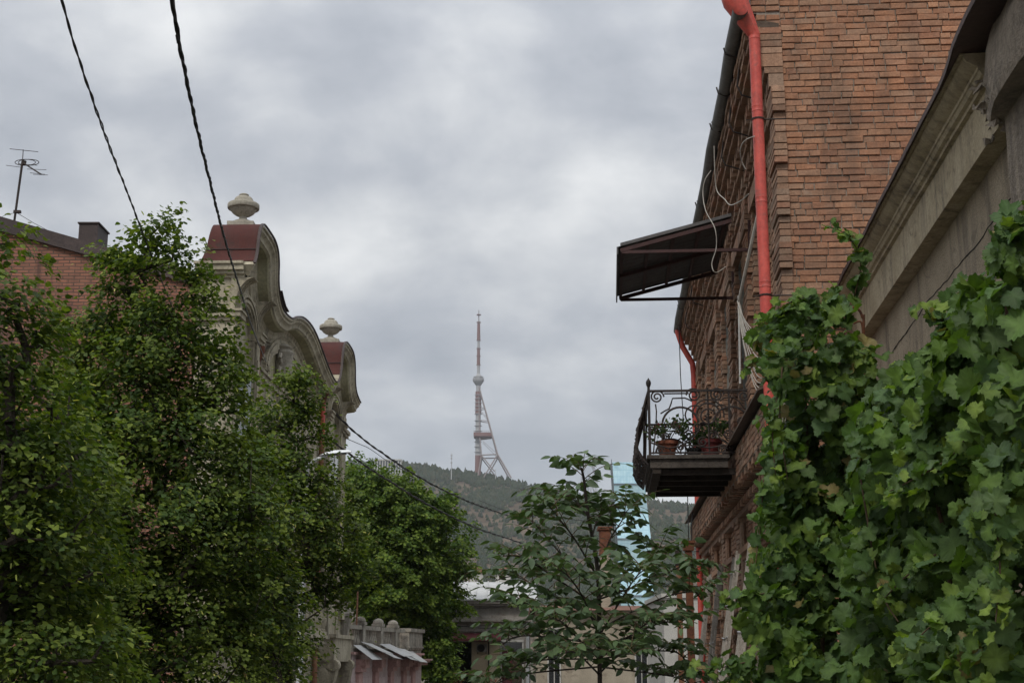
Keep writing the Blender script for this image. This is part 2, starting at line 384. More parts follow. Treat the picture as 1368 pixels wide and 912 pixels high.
# trees of the far slope: nobody could count them
def forest():
    base = []; n = 7
    # a ragged little crown: two rings and a tip
    vs0 = [(math.cos(2*math.pi*j/n), math.sin(2*math.pi*j/n), .1) for j in range(n)] + [(.62*math.cos(2*math.pi*(j+.5)/n), .62*math.sin(2*math.pi*(j+.5)/n), .6) for j in range(n)] + [(0,0,1)]
    fs0 = [(j,(j+1)%n,n+j) for j in range(n)] + [(n+j,(j+1)%n,n+(j+1)%n) for j in range(n)] + [(n+j,n+(j+1)%n,2*n) for j in range(n)]
    vs0 = np.array(vs0); fs0 = np.array(fs0); V = []; Fc = []; C = []; o = 0; k = 0
    while k < 26000:
        if k < 2200: y = 2170 + random.random()*100; x = -420 + 900*random.random()
        else: y = 1150 + 1080*random.random(); x = (-.22 + .42*random.random())*y
        d = mnoise.fractal((x/150, y/200, 1.3), 1.0, 2.0, 4)
        if k >= 2200 and d < -.03 + .34*random.random(): 
            if random.random() > .12: continue
        k += 1
        if k < 2200 and random.random() > .35+.5*max(0, mnoise.noise((x/45, 0, 9.0))+.4): continue
        conif = random.random() < (.22 if k < 2200 else .1)
        h = random.uniform(4, 9.5)*(1.2 if conif else 1); w = h*(.22 if conif else random.uniform(.4,.6))
        q = vs0*np.array([w, w, h])*(1+.35*(rng.random((len(vs0),3))-.5)) + np.array([x, y, hill_z(x,y)-.6])
        V.append(q); Fc.append(fs0+o); o += len(vs0)
        g = random.uniform(.8,1.2); c = np.array([.026,.036,.019])*g if random.random() < .7 else np.array([.042,.046,.026])*g
        C.append(np.repeat(c[None], len(vs0), 0))
    ob = raw_mesh('hill_woods', 'forest', np.concatenate(V), np.concatenate(Fc), np.concatenate(C))
    stuff(ob); tag(ob, 'far-off woods and scrub over the hillside below the tall red and white mast', 'woods')
forest()

# ---- television tower on the crest
def tv_tower():
    D = 2230
    base = at(640, 645, D); bx, by = base.x, base.y; zb = hill_z(bx, by) - 2
    t = thing('television_tower', 'tall red and white television tower with slanting lattice legs on the hilltop', 'tower', (bx, by, zb))
    Z = lambda py: on_y(638, py, by).z
    s = D/F     # metres per pixel
    def cyl(name, mat, prof, n=12, par=t): 
        m = MB(); m.lathe([(r, z) for r, z in prof], (bx-2, by, 0), n); return m.build(name, mat, par, True)
    sh = cyl('shaft', 'tower_white', [(4.6,zb),(4.2,Z(560)),(3.6,Z(514))])
    for a, b in ((645,608),(553,523)):
        cyl('red_band', 'tower_red', [(4.9,Z(a)),(4.7,Z(b))], par=sh)
    for py in list(range(528,556,5)) + list(range(562,606,7)): m = MB(); m.lathe([(6.3,Z(py)),(6.3,Z(py)+.7)], (bx-2,by,0), 10); m.build('gallery_ring', 'mast_grey', sh)
    m = MB(); m.lathe([(3.3,Z(515)),(5.5,Z(513.5)),(8.4,Z(510)),(9.4,Z(508.6)),(9.4,Z(506.9)),(7.6,Z(506.7)),(7.6,Z(504.2)),(8.2,Z(504)),(8.2,Z(503.2)),(5.0,Z(502.6)),(3.6,Z(500.8)),(2.4,Z(498))], (bx-2,by,0), 20)
    pod = m.build('pod', 'tower_white', t, True)
    for j in range(20):
        m = MB(); a = 2*math.pi*j/20; m.box(bx-2+8.8*math.cos(a)-.4, bx-2+8.8*math.cos(a)+.4, by+8.8*math.sin(a)-.4, by+8.8*math.sin(a)+.4, Z(508.8), Z(505)); m.build('pod_mullion', 'mast_grey', pod)
    m = MB(); m.lathe([(9.3,Z(506.3)),(9.3,Z(505.8))], (bx-2,by,0), 20); m.build('pod_rail', 'mast_grey', pod)
    an = cyl('antenna', 'tower_white', [(2.6,Z(500)),(2.3,Z(470)),(1.7,Z(440)),(1.1,Z(425)),(.6,Z(414))])
    for a, b in ((488,466),(455,432)): cyl('red_band', 'tower_red', [(2.9,Z(a)),(2.4,Z(b))], par=an)
    for py in (488,476,466,455,431,421): m = MB(); m.lathe([(3.6,Z(py)),(3.6,Z(py)+1.2)], (bx-2,by,0), 10); m.build('antenna_ring', 'tower_red', an)
    def pt(px, py, dy): q = on_y(px, py, by); return Vector((q.x, by+dy, q.z))
    # two slanting legs in depth, meeting at the pod
    def leg(dy, k0=0):
        m = MB()
        top = pt(638.5, 512, dy*.05); kn = pt(665, 609, dy*.8)
        m.tube([top, pt(655,572,dy*.5), kn], 1.3, 6)
        m.tube([kn, pt(683,641,dy*1.1)], 1.3, 6); m.tube([kn, pt(646,641,dy*1.0)], 1.1, 6)
        inner = [pt(639.5,522,dy*.1), pt(641,584,dy*.4), pt(643.5,610,dy*.7)]
        m.tube(inner, 1.0, 6); m.tube([inner[-1], pt(638.5,641,dy)], 1.0, 6); m.tube([inner[-1], pt(661,632,dy)], 1.0, 6)
        m.tube([pt(637,610,dy*.7), kn], 1.0, 6)
        for (a, b) in (((639.5,531),(643,531)),((640,547),(648,545)),((640.5,562),(651,563))): m.tube([pt(*a,dy*.2), pt(*b,dy*.35)], .7, 5)
        m.tube([pt(640,547,dy*.2), pt(652,560,dy*.4)], .3, 4); m.tube([pt(645,590,dy*.4), kn], .3, 4)
        m.build('leg', 'steel', t)
    leg(-26); leg(26)
    m = MB(); a, b = pt(633,579,0), pt(657,579,0)
    zt, zm = Z(579), Z(584)
    m.add([(a.x,by-14,zm),(b.x,by-14,zm),(b.x,by+14,zm),(a.x,by+14,zm),(a.x,by-14,zt),(b.x,by-14,zt),(b.x,by+14,zt),(a.x,by+14,zt),
           (a.x+8,by-8,Z(587)),(b.x-10,by-8,Z(586)),(b.x-10,by+8,Z(586)),(a.x+8,by+8,Z(587))],
          [(4,5,6,7),(0,1,5,4),(1,2,6,5),(2,3,7,6),(3,0,4,7),(0,8,9,1),(1,9,10,2),(2,10,11,3),(3,11,8,0),(8,11,10,9)])
    pl = m.build('platform', 'tower_red', t)
    m = MB()
    for k in range(9): m.box(a.x+k*3.4, a.x+k*3.4+.4, by-14.3, by-13.9, zt, zt+2.5)
    m.box(a.x, b.x, by-14.4, by-14.1, zt+2.2, zt+2.6); m.build('platform_rail', 'steel', pl)
tv_tower()

m = MB(); p = at(603, 628, 2150); zz = hill_z(p.x, p.y)-1
m.tube([(p.x,p.y,zz),(p.x,p.y,at(603,604,2150).z)], [.9,.4], 6)
for py in (608,612,618): q = at(603,py,2150).z; m.box(p.x-1.6,p.x+1.6,p.y-1.4,p.y+1.4,q,q+1.6)
one(m, 'radio_mast', 'mast_grey', (p.x,p.y,zz), 'thin grey radio mast on the ridge left of the big tower', 'mast')
m = MB(); p = at(662, 640, 2200); zz = hill_z(p.x, p.y)-1
m.tube([(p.x,p.y,zz),(p.x,p.y,at(662,626,2200).z)], [.8,.5], 6)
one(m, 'hilltop_post', 'mast_grey', (p.x,p.y,zz), 'short bare post between the slanting legs of the big tower', 'post')

# ---- white colonnaded building on the hill
def pavilion():
    D = 2050; a, b = at(500,630,D), at(537,630,D); z0 = at(520,634,D).z-8; zt = at(520,613.5,D).z
    y = a.y; t = thing('colonnade_building', 'pale colonnaded building with a flat roof on the hill edge', 'building', ((a.x+b.x)/2, y, z0))
    h = zt-z0; m = MB(); m.box(a.x, b.x, y-8, y+14, zt-1.8, zt); m.build('roof', 'white_wall', t)
    m = MB(); m.box(a.x-2, b.x+22, y-10, y+16, z0, z0+8.5); m.build('terrace', 'grey_plaster', t)
    m = MB(); m.box(a.x+4, b.x-4, y, y+13, z0+8.5, zt-1.8); m.build('wall', 'tower_side', t)
    for k in range(11):
        x = a.x + 1 + (b.x-a.x-2)*k/10; m = MB(); m.box(x-.8, x+.8, y-7.4, y-6, z0+8.5, zt-1.8); m.build('column', 'white_wall', t)
pavilion()

# ---- ferris wheel on the ridge
def wheel():
    D = 2200; c = at(787.5, 643, D); r = 31; y = c.y
    t = thing('ferris_wheel', 'white ferris wheel standing on the far ridge behind the young tree', 'ferris wheel', (c.x, y, hill_z(c.x,y)))
    ax = Vector((.42, -.9, 0)).normalized(); hx = Vector((-ax.y, ax.x, 0)) ; hx = Vector((.42,.9,0)).normalized()
    P = lambda a, rr, o=0: c + hx*math.cos(a)*rr + Vector((0,0,math.sin(a)*rr)) + Vector((hx.y,-hx.x,0))*o
    m = MB()
    for o in (-1.5, 1.5):
        m.tube([P(2*math.pi*j/40, r, o) for j in range(41)], .42, 5, False); m.tube([P(2*math.pi*j/40, r*.9, o) for j in range(41)], .28, 5, False)
    m.build('rim', 'tower_white', t)
    m = MB()
    for j in range(24): m.tube([c, P(2*math.pi*j/24, r)], .2, 4)
    m.build('spokes', 'tower_white', t)
    m = MB()
    for s in (-1,1):
        for q in (-14,14): m.tube([c + Vector((hx.y,-hx.x,0))*3*s, Vector((c.x,y,hill_z(c.x,y)-2)) + hx*q + Vector((hx.y,-hx.x,0))*8*s], .8, 5)
    m.build('support', 'tower_white', t)
    for j in range(24):
        q = P(2*math.pi*(j+.5)/24, r+1.2); m = MB(); m.lathe([(.5,-1.3),(1.3,-1),(1.4,.6),(.4,1.3)], q, 8); m.build('cabin', 'mast_grey', t)
wheel()

# ---- blue glass tower block, faceted in tilted bands
def glass_tower():
    D = 850; y0 = on_y(842, 700, 850).y
    X = lambda px, py: on_y(px, py, y0).x
    Z = lambda py: on_y(840, py, y0).z
    t = thing('glass_tower', 'tall pale blue glass tower with tilted facade bands beyond the young tree', 'tower block', (X(842,700), y0+10, -3))
    lv = [(617,818,858),(646,820,861.5),(683.5,822,866),(719,825,869.5),(757,827,872),(795,829,874),(835,831,876),(900,834,879)]
    m = MB()
    for i in range(len(lv)-1):
        (ya,la,ra), (yb,lb,rb) = lv[i], lv[i+1]; out = -1.6 if i % 2 else 1.6
        za, zb = Z(ya), Z(yb)
        m.add([(X(la,ya),y0,za),(X(ra,ya),y0,za),(X(rb,yb),y0-out*.0+ (2.6 if i%2 else 0),zb+.01),(X(lb,yb),y0+(2.6 if i%2 else 0),zb+.01)], [(0,1,2,3)])
    zs = [Z(q[0]) for q in lv]
    rows = []
    for i,(yy_,l,r) in enumerate(lv):
        off = 2.4 if i % 2 == 0 and i else 0.0
        rows.append((X(l,yy_), X(r,yy_), y0+off, zs[i]))
    m = MB(); m.strip([[(a,y,z),(b,y,z)] for a,b,y,z in rows]); m.build('glass_facade', 'curtain_glass', t)
    for a,b,y,z in rows[1:]: m = MB(); m.box(a, b, y-.5, y+.3, z-.55, z+.25); m.build('band_joint', 'tower_side', t)
    m = MB(); w = .4
    m.strip([[(a-w,y0+14,z-(1 if i==0 else 0)),(a,y,z)] for i,(a,b,y,z) in enumerate(rows)]); m.strip([[(b,y,z),(b+w*.4,y0+14,z)] for a,b,y,z in rows])
    m.strip([[(a-w,y0+14,z),(b+w*.4,y0+14,z)] for a,b,y,z in rows]); a,b,y,z = rows[0]
    m.add([(a,y,z),(b,y,z),(b+w*.4,y0+14,z),(a-w,y0+14,z)], [(0,1,2,3)]); m.build('side_wall', 'tower_side', t)
    m = MB(); m.tube([(X(817.5,617),y0+4,Z(617)),(X(817.5,612),y0+4,Z(612))], .25, 5); m.build('roof_mast', 'tower_side', t); m = MB(); m.tube([(X(820,622),y0-1.5,Z(620)),(X(826,620),y0-3,Z(619.5))], .35, 5); m.build('roof_crane', 'tower_side', t)
glass_tower()
# ================================================================= ornate house on the left
F0 = Vector((-6.41, 30, 0)); FD = Vector((.032, 1, 0)).normalized(); FN = Vector((FD.y, -FD.x, 0))
def fp(s, n, z): return F0 + FD*s + FN*n + Vector((0,0,z))
def fbox(m, s0, s1, n0, n1, z0, z1): m.obox(fp(s0,n0,z0), FD*(s1-s0), FN*(n1-n0), Vector((0,0,z1-z0)))
OUT = [(-.12,10.28),(-.02,10.36),(.10,10.52),(.20,10.78),(.27,11.06),(.42,11.30),(.62,11.43),(.95,11.47),(1.75,11.47),(2.10,11.42),(2.36,11.30),(2.50,11.08),(2.52,10.84),(2.55,10.62),(2.68,10.40),(2.95,10.20),(3.3,10.08),(3.8,10.06),(4.5,10.14),(5.2,10.36),(5.9,10.52),(6.7,10.60),(7.5,10.60),(8.3,10.50),(9.1,10.32),(10.0,10.12),(10.8,9.98),(11.4,9.92),(11.9,9.95),
       (12.3,10.08),(12.55,10.26),(12.75,10.55),(12.85,10.85),(12.95,11.15),(13.15,11.42),(13.45,11.58),(13.9,11.64),(14.7,11.64),(15.15,11.58),(15.45,11.42),(15.6,11.15),(15.66,10.85),(15.8,10.6),(16.1,10.42),(16.6,10.32),(17.1,10.26)]
def resample(P, step=.09):
    P = [Vector((a,b)) for a,b in P]; out = []
    for i in range(len(P)-1):
        p0,p1,p2,p3 = P[max(i-1,0)],P[i],P[i+1],P[min(i+2,len(P)-1)]; n = max(2, int((p2-p1).length/step))
        for k in range(n):
            t = k/n; out.append(.5*((2*p1)+(p2-p0)*t+(2*p0-5*p1+4*p2-p3)*t*t+(3*p1-p0-3*p2+p3)*t**3))
    out.append(P[-1]); return out
OL = resample(OUT)
def outline_z(s):
    for a,b in zip(OL[:-1], OL[1:]):
        if a.x <= s <= b.x: return a.y + (b.y-a.y)*(s-a.x)/max(1e-6,(b.x-a.x))
    return OL[-1].y
def normals(P):
    ns = []
    for i in range(len(P)):
        d = P[min(i+1,len(P)-1)] - P[max(i-1,0)]; d.normalize(); ns.append(Vector((d.y,-d.x)))   # points below/inside
    # smooth
    for _ in range(6): ns = [((ns[max(i-1,0)]+ns[i]+ns[min(i+1,len(ns)-1)])/3).normalized() for i in range(len(ns))]
    return ns
ON = normals(OL)
def sweep(m, sec, i0=0, i1=None, zj=0):
    """run a moulding (n, drop) along the outline"""
    P = OL[i0:i1]; Q = ON[i0:i1]; rows = []
    for p, q in zip(P, Q): rows.append([fp(p.x+q.x*o, n, p.y+q.y*o) for n, o in sec])
    m.strip(rows)
    for r in (rows[0], rows[-1]): m.add(r, [tuple(range(len(r)))])

def ornate():
    zb = ground_z(38)-.6
    t = thing('ornate_house', 'ornate stone town house with two scrolled gables under dark red metal caps', 'house', (F0.x, 38, zb))
    # --- cornice swept along the curved gable line
    m = MB(); sweep(m, [(-.05,.0),(.60,.0),(.60,.05),(.56,.07),(.56,.13),(.50,.17),(.47,.22),(.47,.28),(.43,.30)]); cor = m.build('cornice', 'stone', t, True, angle=35)
    m = MB(); sweep(m, [(.43,.30),(.40,.325),(.16,.335),(.14,.36)]); m.build('soffit', 'stone_soffit', cor, True, angle=35)
    m = MB(); sweep(m, [(.16,.33),(.14,.40),(.12,.42),(.12,.50),(.07,.54),(.05,.60),(-.03,.62),(-.05,.3)]); m.build('bed_moulding', 'stone', cor, True, angle=35)
    m = MB()
    sweep(m, [(.575,-.05),(.635,-.045),(.64,-.02),(.60,-.005)]); m.build('cornice_flashing', 'tin_dark', cor, True, angle=35)
    # lifted sheet by the dip of the gable line
    m = MB()
    for (s, z, a) in ((2.75,10.42,.5),(3.0,10.28,.35),(3.35,10.17,.12)):
        m.obox(fp(s,.02,z), FD*.34*math.cos(a)+Vector((0,0,-.34*math.sin(a))), FN*.66, Vector((0,0,.018)))
    m.build('lifted_flashing', 'tin_dark', cor)
    # --- facade sheet under the gable line
    m = MB(); S = [q.x for q in OL if .2 < q.x < 16.9][::2]
    ops = [(4.2,5.4),(6.6,7.9),(9.1,10.3)]
    m.strip([[fp(s,0,8.9), fp(s,0,outline_z(s)-.42)] for s in S])
    m.build('tympanum_wall', 'stone', t)
    m = MB(); edges = [.2] + [e for o in ops for e in o] + [16.9]
    for a, b in zip(edges[::2], edges[1::2]): fbox(m, a, b, -.35, 0, zb, 8.9)
    for a, b in ops: fbox(m, a, b, -.35, 0, 7.3, 8.9); fbox(m, a, b, -.35, 0, zb, 3.1)
    m.build('wall', 'stone', t)
    # --- far gable body + interior mass so nothing is a facade sheet
    m = MB(); m.prism([fp(.25,-.36,zb), fp(16.9,-.36,zb), fp(16.9,-.36,9.6), fp(.25,-.36,9.6)], FN*-7.5); m.build('body', 'stone', t)
    # --- firewall of brick towards the camera, sloping roof behind it
    o = fp(.1,-.75,0); xw = o.x; yw = o.y
    prof = [(xw, zb), (-16.5, zb), (-16.5, 13.2), (xw, 10.18)]
    # roof edge as the photo shows it
    A = on_y(14, 312, yw); B = on_y(165, 354, yw)
    k = (B.z-A.z)/(B.x-A.x); zr = lambda x: A.z + k*(x-A.x)
    m = MB(); m.prism([(xw,yw,zb),(-17,yw,zb),(-17,yw,zr(-17)),(xw,yw,zr(xw))], (0,.38,0)); m.build('firewall', 'firewall', t)
    m = MB(); h = .30
    m.prism([(xw+.05,yw-.10,zr(xw)-.03),(-17,yw-.10,zr(-17)-.03),(-17,yw-.10,zr(-17)+h*.9),(-14.5,yw-.10,zr(-14.5)+h*.95),(-12,yw-.1,zr(-12)+h*1.06),(xw+.05,yw-.10,zr(xw)+h*.85)], (0,.62,0)); rf = m.build('roof_edge', 'tin_dark', t)
    m = MB(); m.strip([[(xw,yw+.3,zr(xw)+.2),(-17,yw+.3,zr(-17)+.2)],[(xw+.5,yw+17,zr(xw)+.2),(-16.5,yw+17,zr(-17)+.2)]]); m.build('roof', 'tin_dark', t)
    c0, c1 = on_y(101,326,yw), on_y(126,334,yw); ztop = on_y(110,301.5,yw+.3).z
    m = MB(); m.box(c0.x, c1.x, yw+.15, yw+.95, zr(c1.x), ztop); m.box(c0.x-.03, c1.x+.03, yw+.12, yw+.98, ztop, ztop+.035)
    m.build('chimney', 'tin_dark', rf)
    # --- gable towers
    def gtower(sc, s0, s1, first):
        nf = .16
        m = MB(); fbox(m, s0, s1, -.70, nf, 2.0, 8.3)
        # arched niche band: jambs and arch ring built as geometry around a recess
        fbox(m, s0, s0+.42, -.70, nf, 8.3, 10.05); fbox(m, s1-.42, s1, -.70, nf, 8.3, 10.05); fbox(m, s0+.42, s1-.42, -.70, -.16, 8.3, 10.05)
        rr = (s1-s0-.84)/2; zc = 9.05; cs = (s0+s1)/2
        ring = [(cs+rr*math.cos(a), zc+rr*.75*math.sin(a)) for a in [math.pi*j/14 for j in range(15)]]
        m.prism([fp(s,-.16,z) for s,z in [(s1-.42,9.95),(s1-.42,zc)]+ring[1:-1]+[(s0+.42,zc),(s0+.42,9.95)]], FN*(.16+nf-.003))
        gw = m.build('gable_wall', 'stone', t)
        m = MB()
        for e, (da, dn) in enumerate(((.10,.04),(.22,.07))):
            pts = [(cs+(rr+da)*math.cos(a), zc+(rr*.75+da)*math.sin(a)) for a in [math.pi*j/16 for j in range(17)]]
            for p, q in zip(pts[:-1], pts[1:]): m.bar(fp(p[0],nf+dn*.5,p[1]), fp(q[0],nf+dn*.5,q[1]), .05, .07)
        m.build('arch_moulding', 'stone', gw)
        for near_end in (True, False):     # impost moulding that turns the corner
            m = MB()
            for (z0,z1,pr) in ((9.02,9.10,.10),(9.10,9.22,.16),(9.22,9.27,.20)): fbox(m, *((s0-pr,s0+.42) if near_end else (s1-.42,s1+pr)), -.74, nf+pr, z0, z1)
            m.build('impost', 'stone', gw)
        # corner pilasters with shallow panels
        for a,b in ((s0-.035,s0+.34),(s1-.34,s1+.035)):
            m = MB(); fbox(m, a, b, -.4, nf+.05, 2.3, 9.02); fbox(m, a+.08, b-.08, -.3, nf+.075, 3.2, 8.6); m.build('pilaster', 'stone', gw)
        w = MB(); fbox(w, s0+.55, s1-.55, nf-.12, nf+.012, 4.2, 8.2); win = w.build('window', 'old_wood', gw)
        w = MB(); 
        for q in range(2):
            a = s0+.63+q*((s1-s0-1.1)/2); fbox(w, a, a+(s1-s0-1.1)/2-.14, nf-.05, nf+.017, 4.35, 6.9); fbox(w, a, a+(s1-s0-1.1)/2-.14, nf-.05, nf+.017, 7.02, 8.1)
        w.build('pane', 'dark_glass', win)
        # side return mouldings under the red cap
        m = MB()
        for (z0,z1,pr) in ((10.02,10.09,.06),(10.09,10.17,.14),(10.17,10.30,.22),(10.30,10.36,.27)): fbox(m, s0-pr, s0+.3, -.66-pr*.4, .36, z0, z1)
        m.build('side_cornice', 'stone', gw)
        # hollow quarter brackets carrying the cornice
        for a in (s0-.05, s1-.40):
            arc = [(nf+.42*(1-math.cos(q)), 9.30+.72*math.sin(q)) for q in [math.pi/2*j/10 for j in range(11)]]
            poly = [fp(a,n,z) for n,z in arc] + [fp(a,nf-.1,10.02), fp(a,nf-.1,9.30)]
            b = MB(); b.prism(poly, FD*.45); br = b.build('bracket', 'stone', gw, True, angle=30)
            g = MB()
            for q in (.10,.22,.34):
                g.tube([fp(a+q, n+.01, z-.004) for n,z in arc], .022, 5)
            g.build('bracket_rib', 'stone', br)
        # red metal cap: bell in section, flared at its back edge
        st0, st1 = (0, None)
        P = [q for q in OL if (-.02 if first else 12.5) <= q.x <= (2.62 if first else 15.75) and q.y > 10.3]
        rows = []
        for q in P:
            f = max(0, (11.45-q.y)/1.1)
            rows.append([fp(q.x,.56,q.y+.03), fp(q.x,-.2,q.y+.03), fp(q.x,-.54-.12*f*f,q.y+.03)])
        b = MB(); b.strip(rows)
        b.add([r[2] for r in rows], [tuple(range(len(rows)))])
        cap = b.build('roof_cap', 'red_tin', t, True, angle=50)
        b = MB(); top = 11.46 if first else 11.63
        fbox(b, sc-.60, sc+.52, -.60, .50, top, top+.035); b.build('cap_ridge', 'flashing', cap)
        b = MB(); s_ = P[0].x
        lo = [q for q in P if q.x < sc][:1][0]
        b.tube([fp(P[4].x-.02, .56, P[4].y+.035), fp(P[4].x-.02, -.60, P[4].y+.035)], .012, 5); b.build('seam', 'tin_dark', cap)
        # urn on its pedestal
        u = fp(sc-.12, -.02, top+.04)
        b = MB(); b.lathe([(.22,.34),(.15,.36),(.10,.40),(.085,.45),(.10,.475),(.18,.50),(.25,.55),(.295,.61),(.315,.65),(.365,.655),(.375,.67),(.375,.765),(.355,.785),(.30,.80),(.245,.815),(.235,.85),(.215,.905),(.18,.945),(.13,.965),(.10,.97),(.115,.985),(.115,1.015),(.08,1.035),(.01,1.04)], (u.x,u.y,u.z-.12), 32)
        ur = b.build('urn', 'urn_stone', t, True, angle=45)
        b = MB(); o = u-Vector((0,0,.02)); b.prism([o+Vector((x,y,0)) for x,y in ((-.31,-.31),(.31,-.31),(.31,.31),(-.31,.31))], (0,0,.17))
        b.lathe([(.30,.16),(.27,.21),(.18,.25),(.14,.28)], o, 20); b.build('pedestal', 'urn_stone', ur)
    gtower(1.35, .1, 2.6, True); gtower(14.3, 13.0, 15.9, False)
    # far end wall strip beyond second gable
    m = MB(); fbox(m, 15.9, 16.95, -.4, .08, zb, 9.9); fbox(m, 16.3, 16.95, -.4, .16, 2.2, 9.7)
    for (z0,z1,pr) in ((9.0,9.1,.24),(9.1,9.22,.30),(2.9,3.4,.30)): fbox(m, 16.2, 17.0, -.4, pr, z0, z1)
    m.build('end_pilaster', 'stone', t)
    # --- middle bays
    for a, b in ops:
        w = MB(); fbox(w, a-.14, a, -.05, .10, 3.1, 7.44); fbox(w, b, b+.14, -.05, .10, 3.1, 7.44); fbox(w, a, b, -.05, .10, 7.3, 7.44); win = w.build('window', 'stone', t)
        w = MB(); fbox(w, a, b, -.30, -.20, 3.1, 7.3); w.build('frame', 'old_wood', win)
        w = MB()
        for z0,z1 in ((3.3,5.9),(6.05,7.15)):
            for q in (0,1): h = (b-a)/2; fbox(w, a+.08+q*h, a+h-.06+q*h, -.24, -.19, z0, z1)
        w.build('pane', 'dark_glass', win)
        w = MB(); fbox(w, a-.25, b+.25, 0, .22, 7.55, 7.68); fbox(w, a-.2, b+.2, 0, .14, 7.44, 7.55); w.build('hood', 'stone', win)
    for s in (3.3, 8.5, 6.0, 11.2):
        m = MB(); fbox(m, s-.16, s+.16, 0, .09, 2.3, 8.85); fbox(m, s-.2, s+.2, 0, .15, 8.85, 9.0); m.build('pilaster', 'stone', t)
    m = MB(); fbox(m, 2.62, 12.98, 0, .08, 8.42, 8.56); fbox(m, 2.62, 12.98, 0, .13, 8.56, 8.64); m.build('string_course', 'stone', t)
    # arch and boards of the central gable
    m = MB()
    for da, pr in ((0,.10),(.14,.16),(.27,.10)):
        pts = [(7.1+ (2.9+da)*math.cos(a), 8.7+(1.0+da)*math.sin(a)) for a in [math.pi*j/28 for j in range(29)]]
        for p, q in zip(pts[:-1], pts[1:]): m.bar(fp(p[0],pr*.5,p[1]), fp(q[0],pr*.5,q[1]), .09, pr)
    m.build('tympanum_arch', 'stone', t)
    m = MB()
    for k in range(24):
        s = 4.5 + k*.22; top = 8.7+math.sqrt(max(0,1-((s-7.1)/2.8)**2))*.95
        if top > 8.8: fbox(m, s, s+.19, 0, .03, 8.66, top)
    m.build('tympanum_board', 'stone_soffit', t)
    m = MB()         # cartouche with scrolls
    c = fp(5.6, .18, 9.22); 
    m.lathe([(.02,-.40),(.22,-.34),(.30,-.1),(.26,.18),(.30,.26),(.20,.36),(.26,.42),(.08,.52),(.01,.54)], c, 14)
    for sg in (-1,1):
        pts = [c + FD*sg*(.30+.16*math.cos(a)*(1-a/9)) + Vector((0,0,.16*math.sin(a)*(1-a/9)+.05)) for a in [j*.45 for j in range(15)]]
        m.tube(pts, .05, 6); m.tube([p-Vector((0,0,.36)) for p in pts], .045, 6)
    m.build('cartouche', 'urn_stone', t, True)
    # downpipes with hopper heads
    def dpipe(s, ztop, paint, n=.11):
        b = MB(); b.tube([fp(s,n,ztop), fp(s,n,8.3)], .085, 10); d = b.build('downpipe', paint, t, True)
        b = MB(); b.tube([fp(s,n,8.3), fp(s,n,-1.5)], .083, 10); b.build('lower_pipe', 'rust_pale', d, True)
        p = fp(s,n,ztop-.05); b = MB(); b.lathe([(.085,-.12),(.10,0),(.17,.16),(.19,.20),(.19,.34),(.16,.36)], p, 14); b.build('hopper', 'rust', d, True)
    dpipe(12.35, 9.55, 'red_paint'); dpipe(2.78, 8.75, 'rust_pale')
    # balcony with stone balusters
    m = MB(); fbox(m, 3.6, 9.3, 0, .95, 2.02, 2.16); fbox(m, 3.55, 9.38, 0, 1.02, 2.16, 2.26); fbox(m, 3.65, 9.25, 0, .85, 1.9, 2.02)
    bal = m.build('balcony', 'stone', t)
    m = MB()
    for z0,z1,g in ((2.26,2.36,.0),(3.16,3.30,.03)): fbox(m, 3.62-g, 9.3+g, .82-g, .98+g, z0, z1); fbox(m, 9.14-g, 9.30+g, 0, .82-g, z0, z1)
    m.build('balcony_rail', 'stone', bal)
    prof = [(.055,0),(.055,.05),(.035,.08),(.075,.25),(.085,.33),(.05,.5),(.035,.62),(.055,.70),(.055,.8)]
    for k in range(22):
        m = MB(); s = 3.85+k*.245; m.lathe(prof, fp(s,.90,2.36), 8); m.build('baluster', 'stone', bal)
    for k in range(3): m = MB(); m.lathe(prof, fp(9.22,.15+k*.24,2.36), 8); m.build('baluster', 'stone', bal)
    for s in (3.62,6.3,9.12): m = MB(); fbox(m, s, s+.2, .8, 1.0, 2.26, 3.36); m.build('balcony_post', 'stone', bal)
    # scroll consoles below the far oriel, box base above them
    m = MB(); fbox(m, 12.7, 16.2, 0, .62, 1.55, 2.25); fbox(m, 12.6, 16.3, 0, .70, 2.25, 2.36); m.build('oriel_base', 'stone', t)
    for s in (12.75, 15.75):
        arc = [(.66-.60*(1-math.cos(q)), 1.55-1.15*math.sin(q)) for q in [math.pi/2*j/12 for j in range(13)]]
        b = MB(); b.prism([fp(s,n,z) for n,z in arc]+[fp(s,0,.35),fp(s,0,1.55)], FD*.45); b.tube([fp(s-.03,.60,1.44), fp(s+.48,.60,1.44)], .17, 12)
        cn = b.build('console', 'stone', t, True, angle=35); g = MB()
        for q in (.07,.22,.37): g.tube([fp(s+q,n+.02,z-.01) for n,z in arc], .045, 6)
        g.build('console_rib', 'stone', cn, True)
    # street gate, dark and arched
    m = MB(); pts = [(14.4+1.25*math.cos(a), .15+1.1*math.sin(a)) for a in [math.pi*j/14 for j in range(15)]]
    m.prism([fp(s,.012,z) for s,z in pts]+[fp(13.15,.012,-2.5),fp(15.65,.012,-2.5)], FN*.04); m.build('gate', 'maroon', t)
ornate()

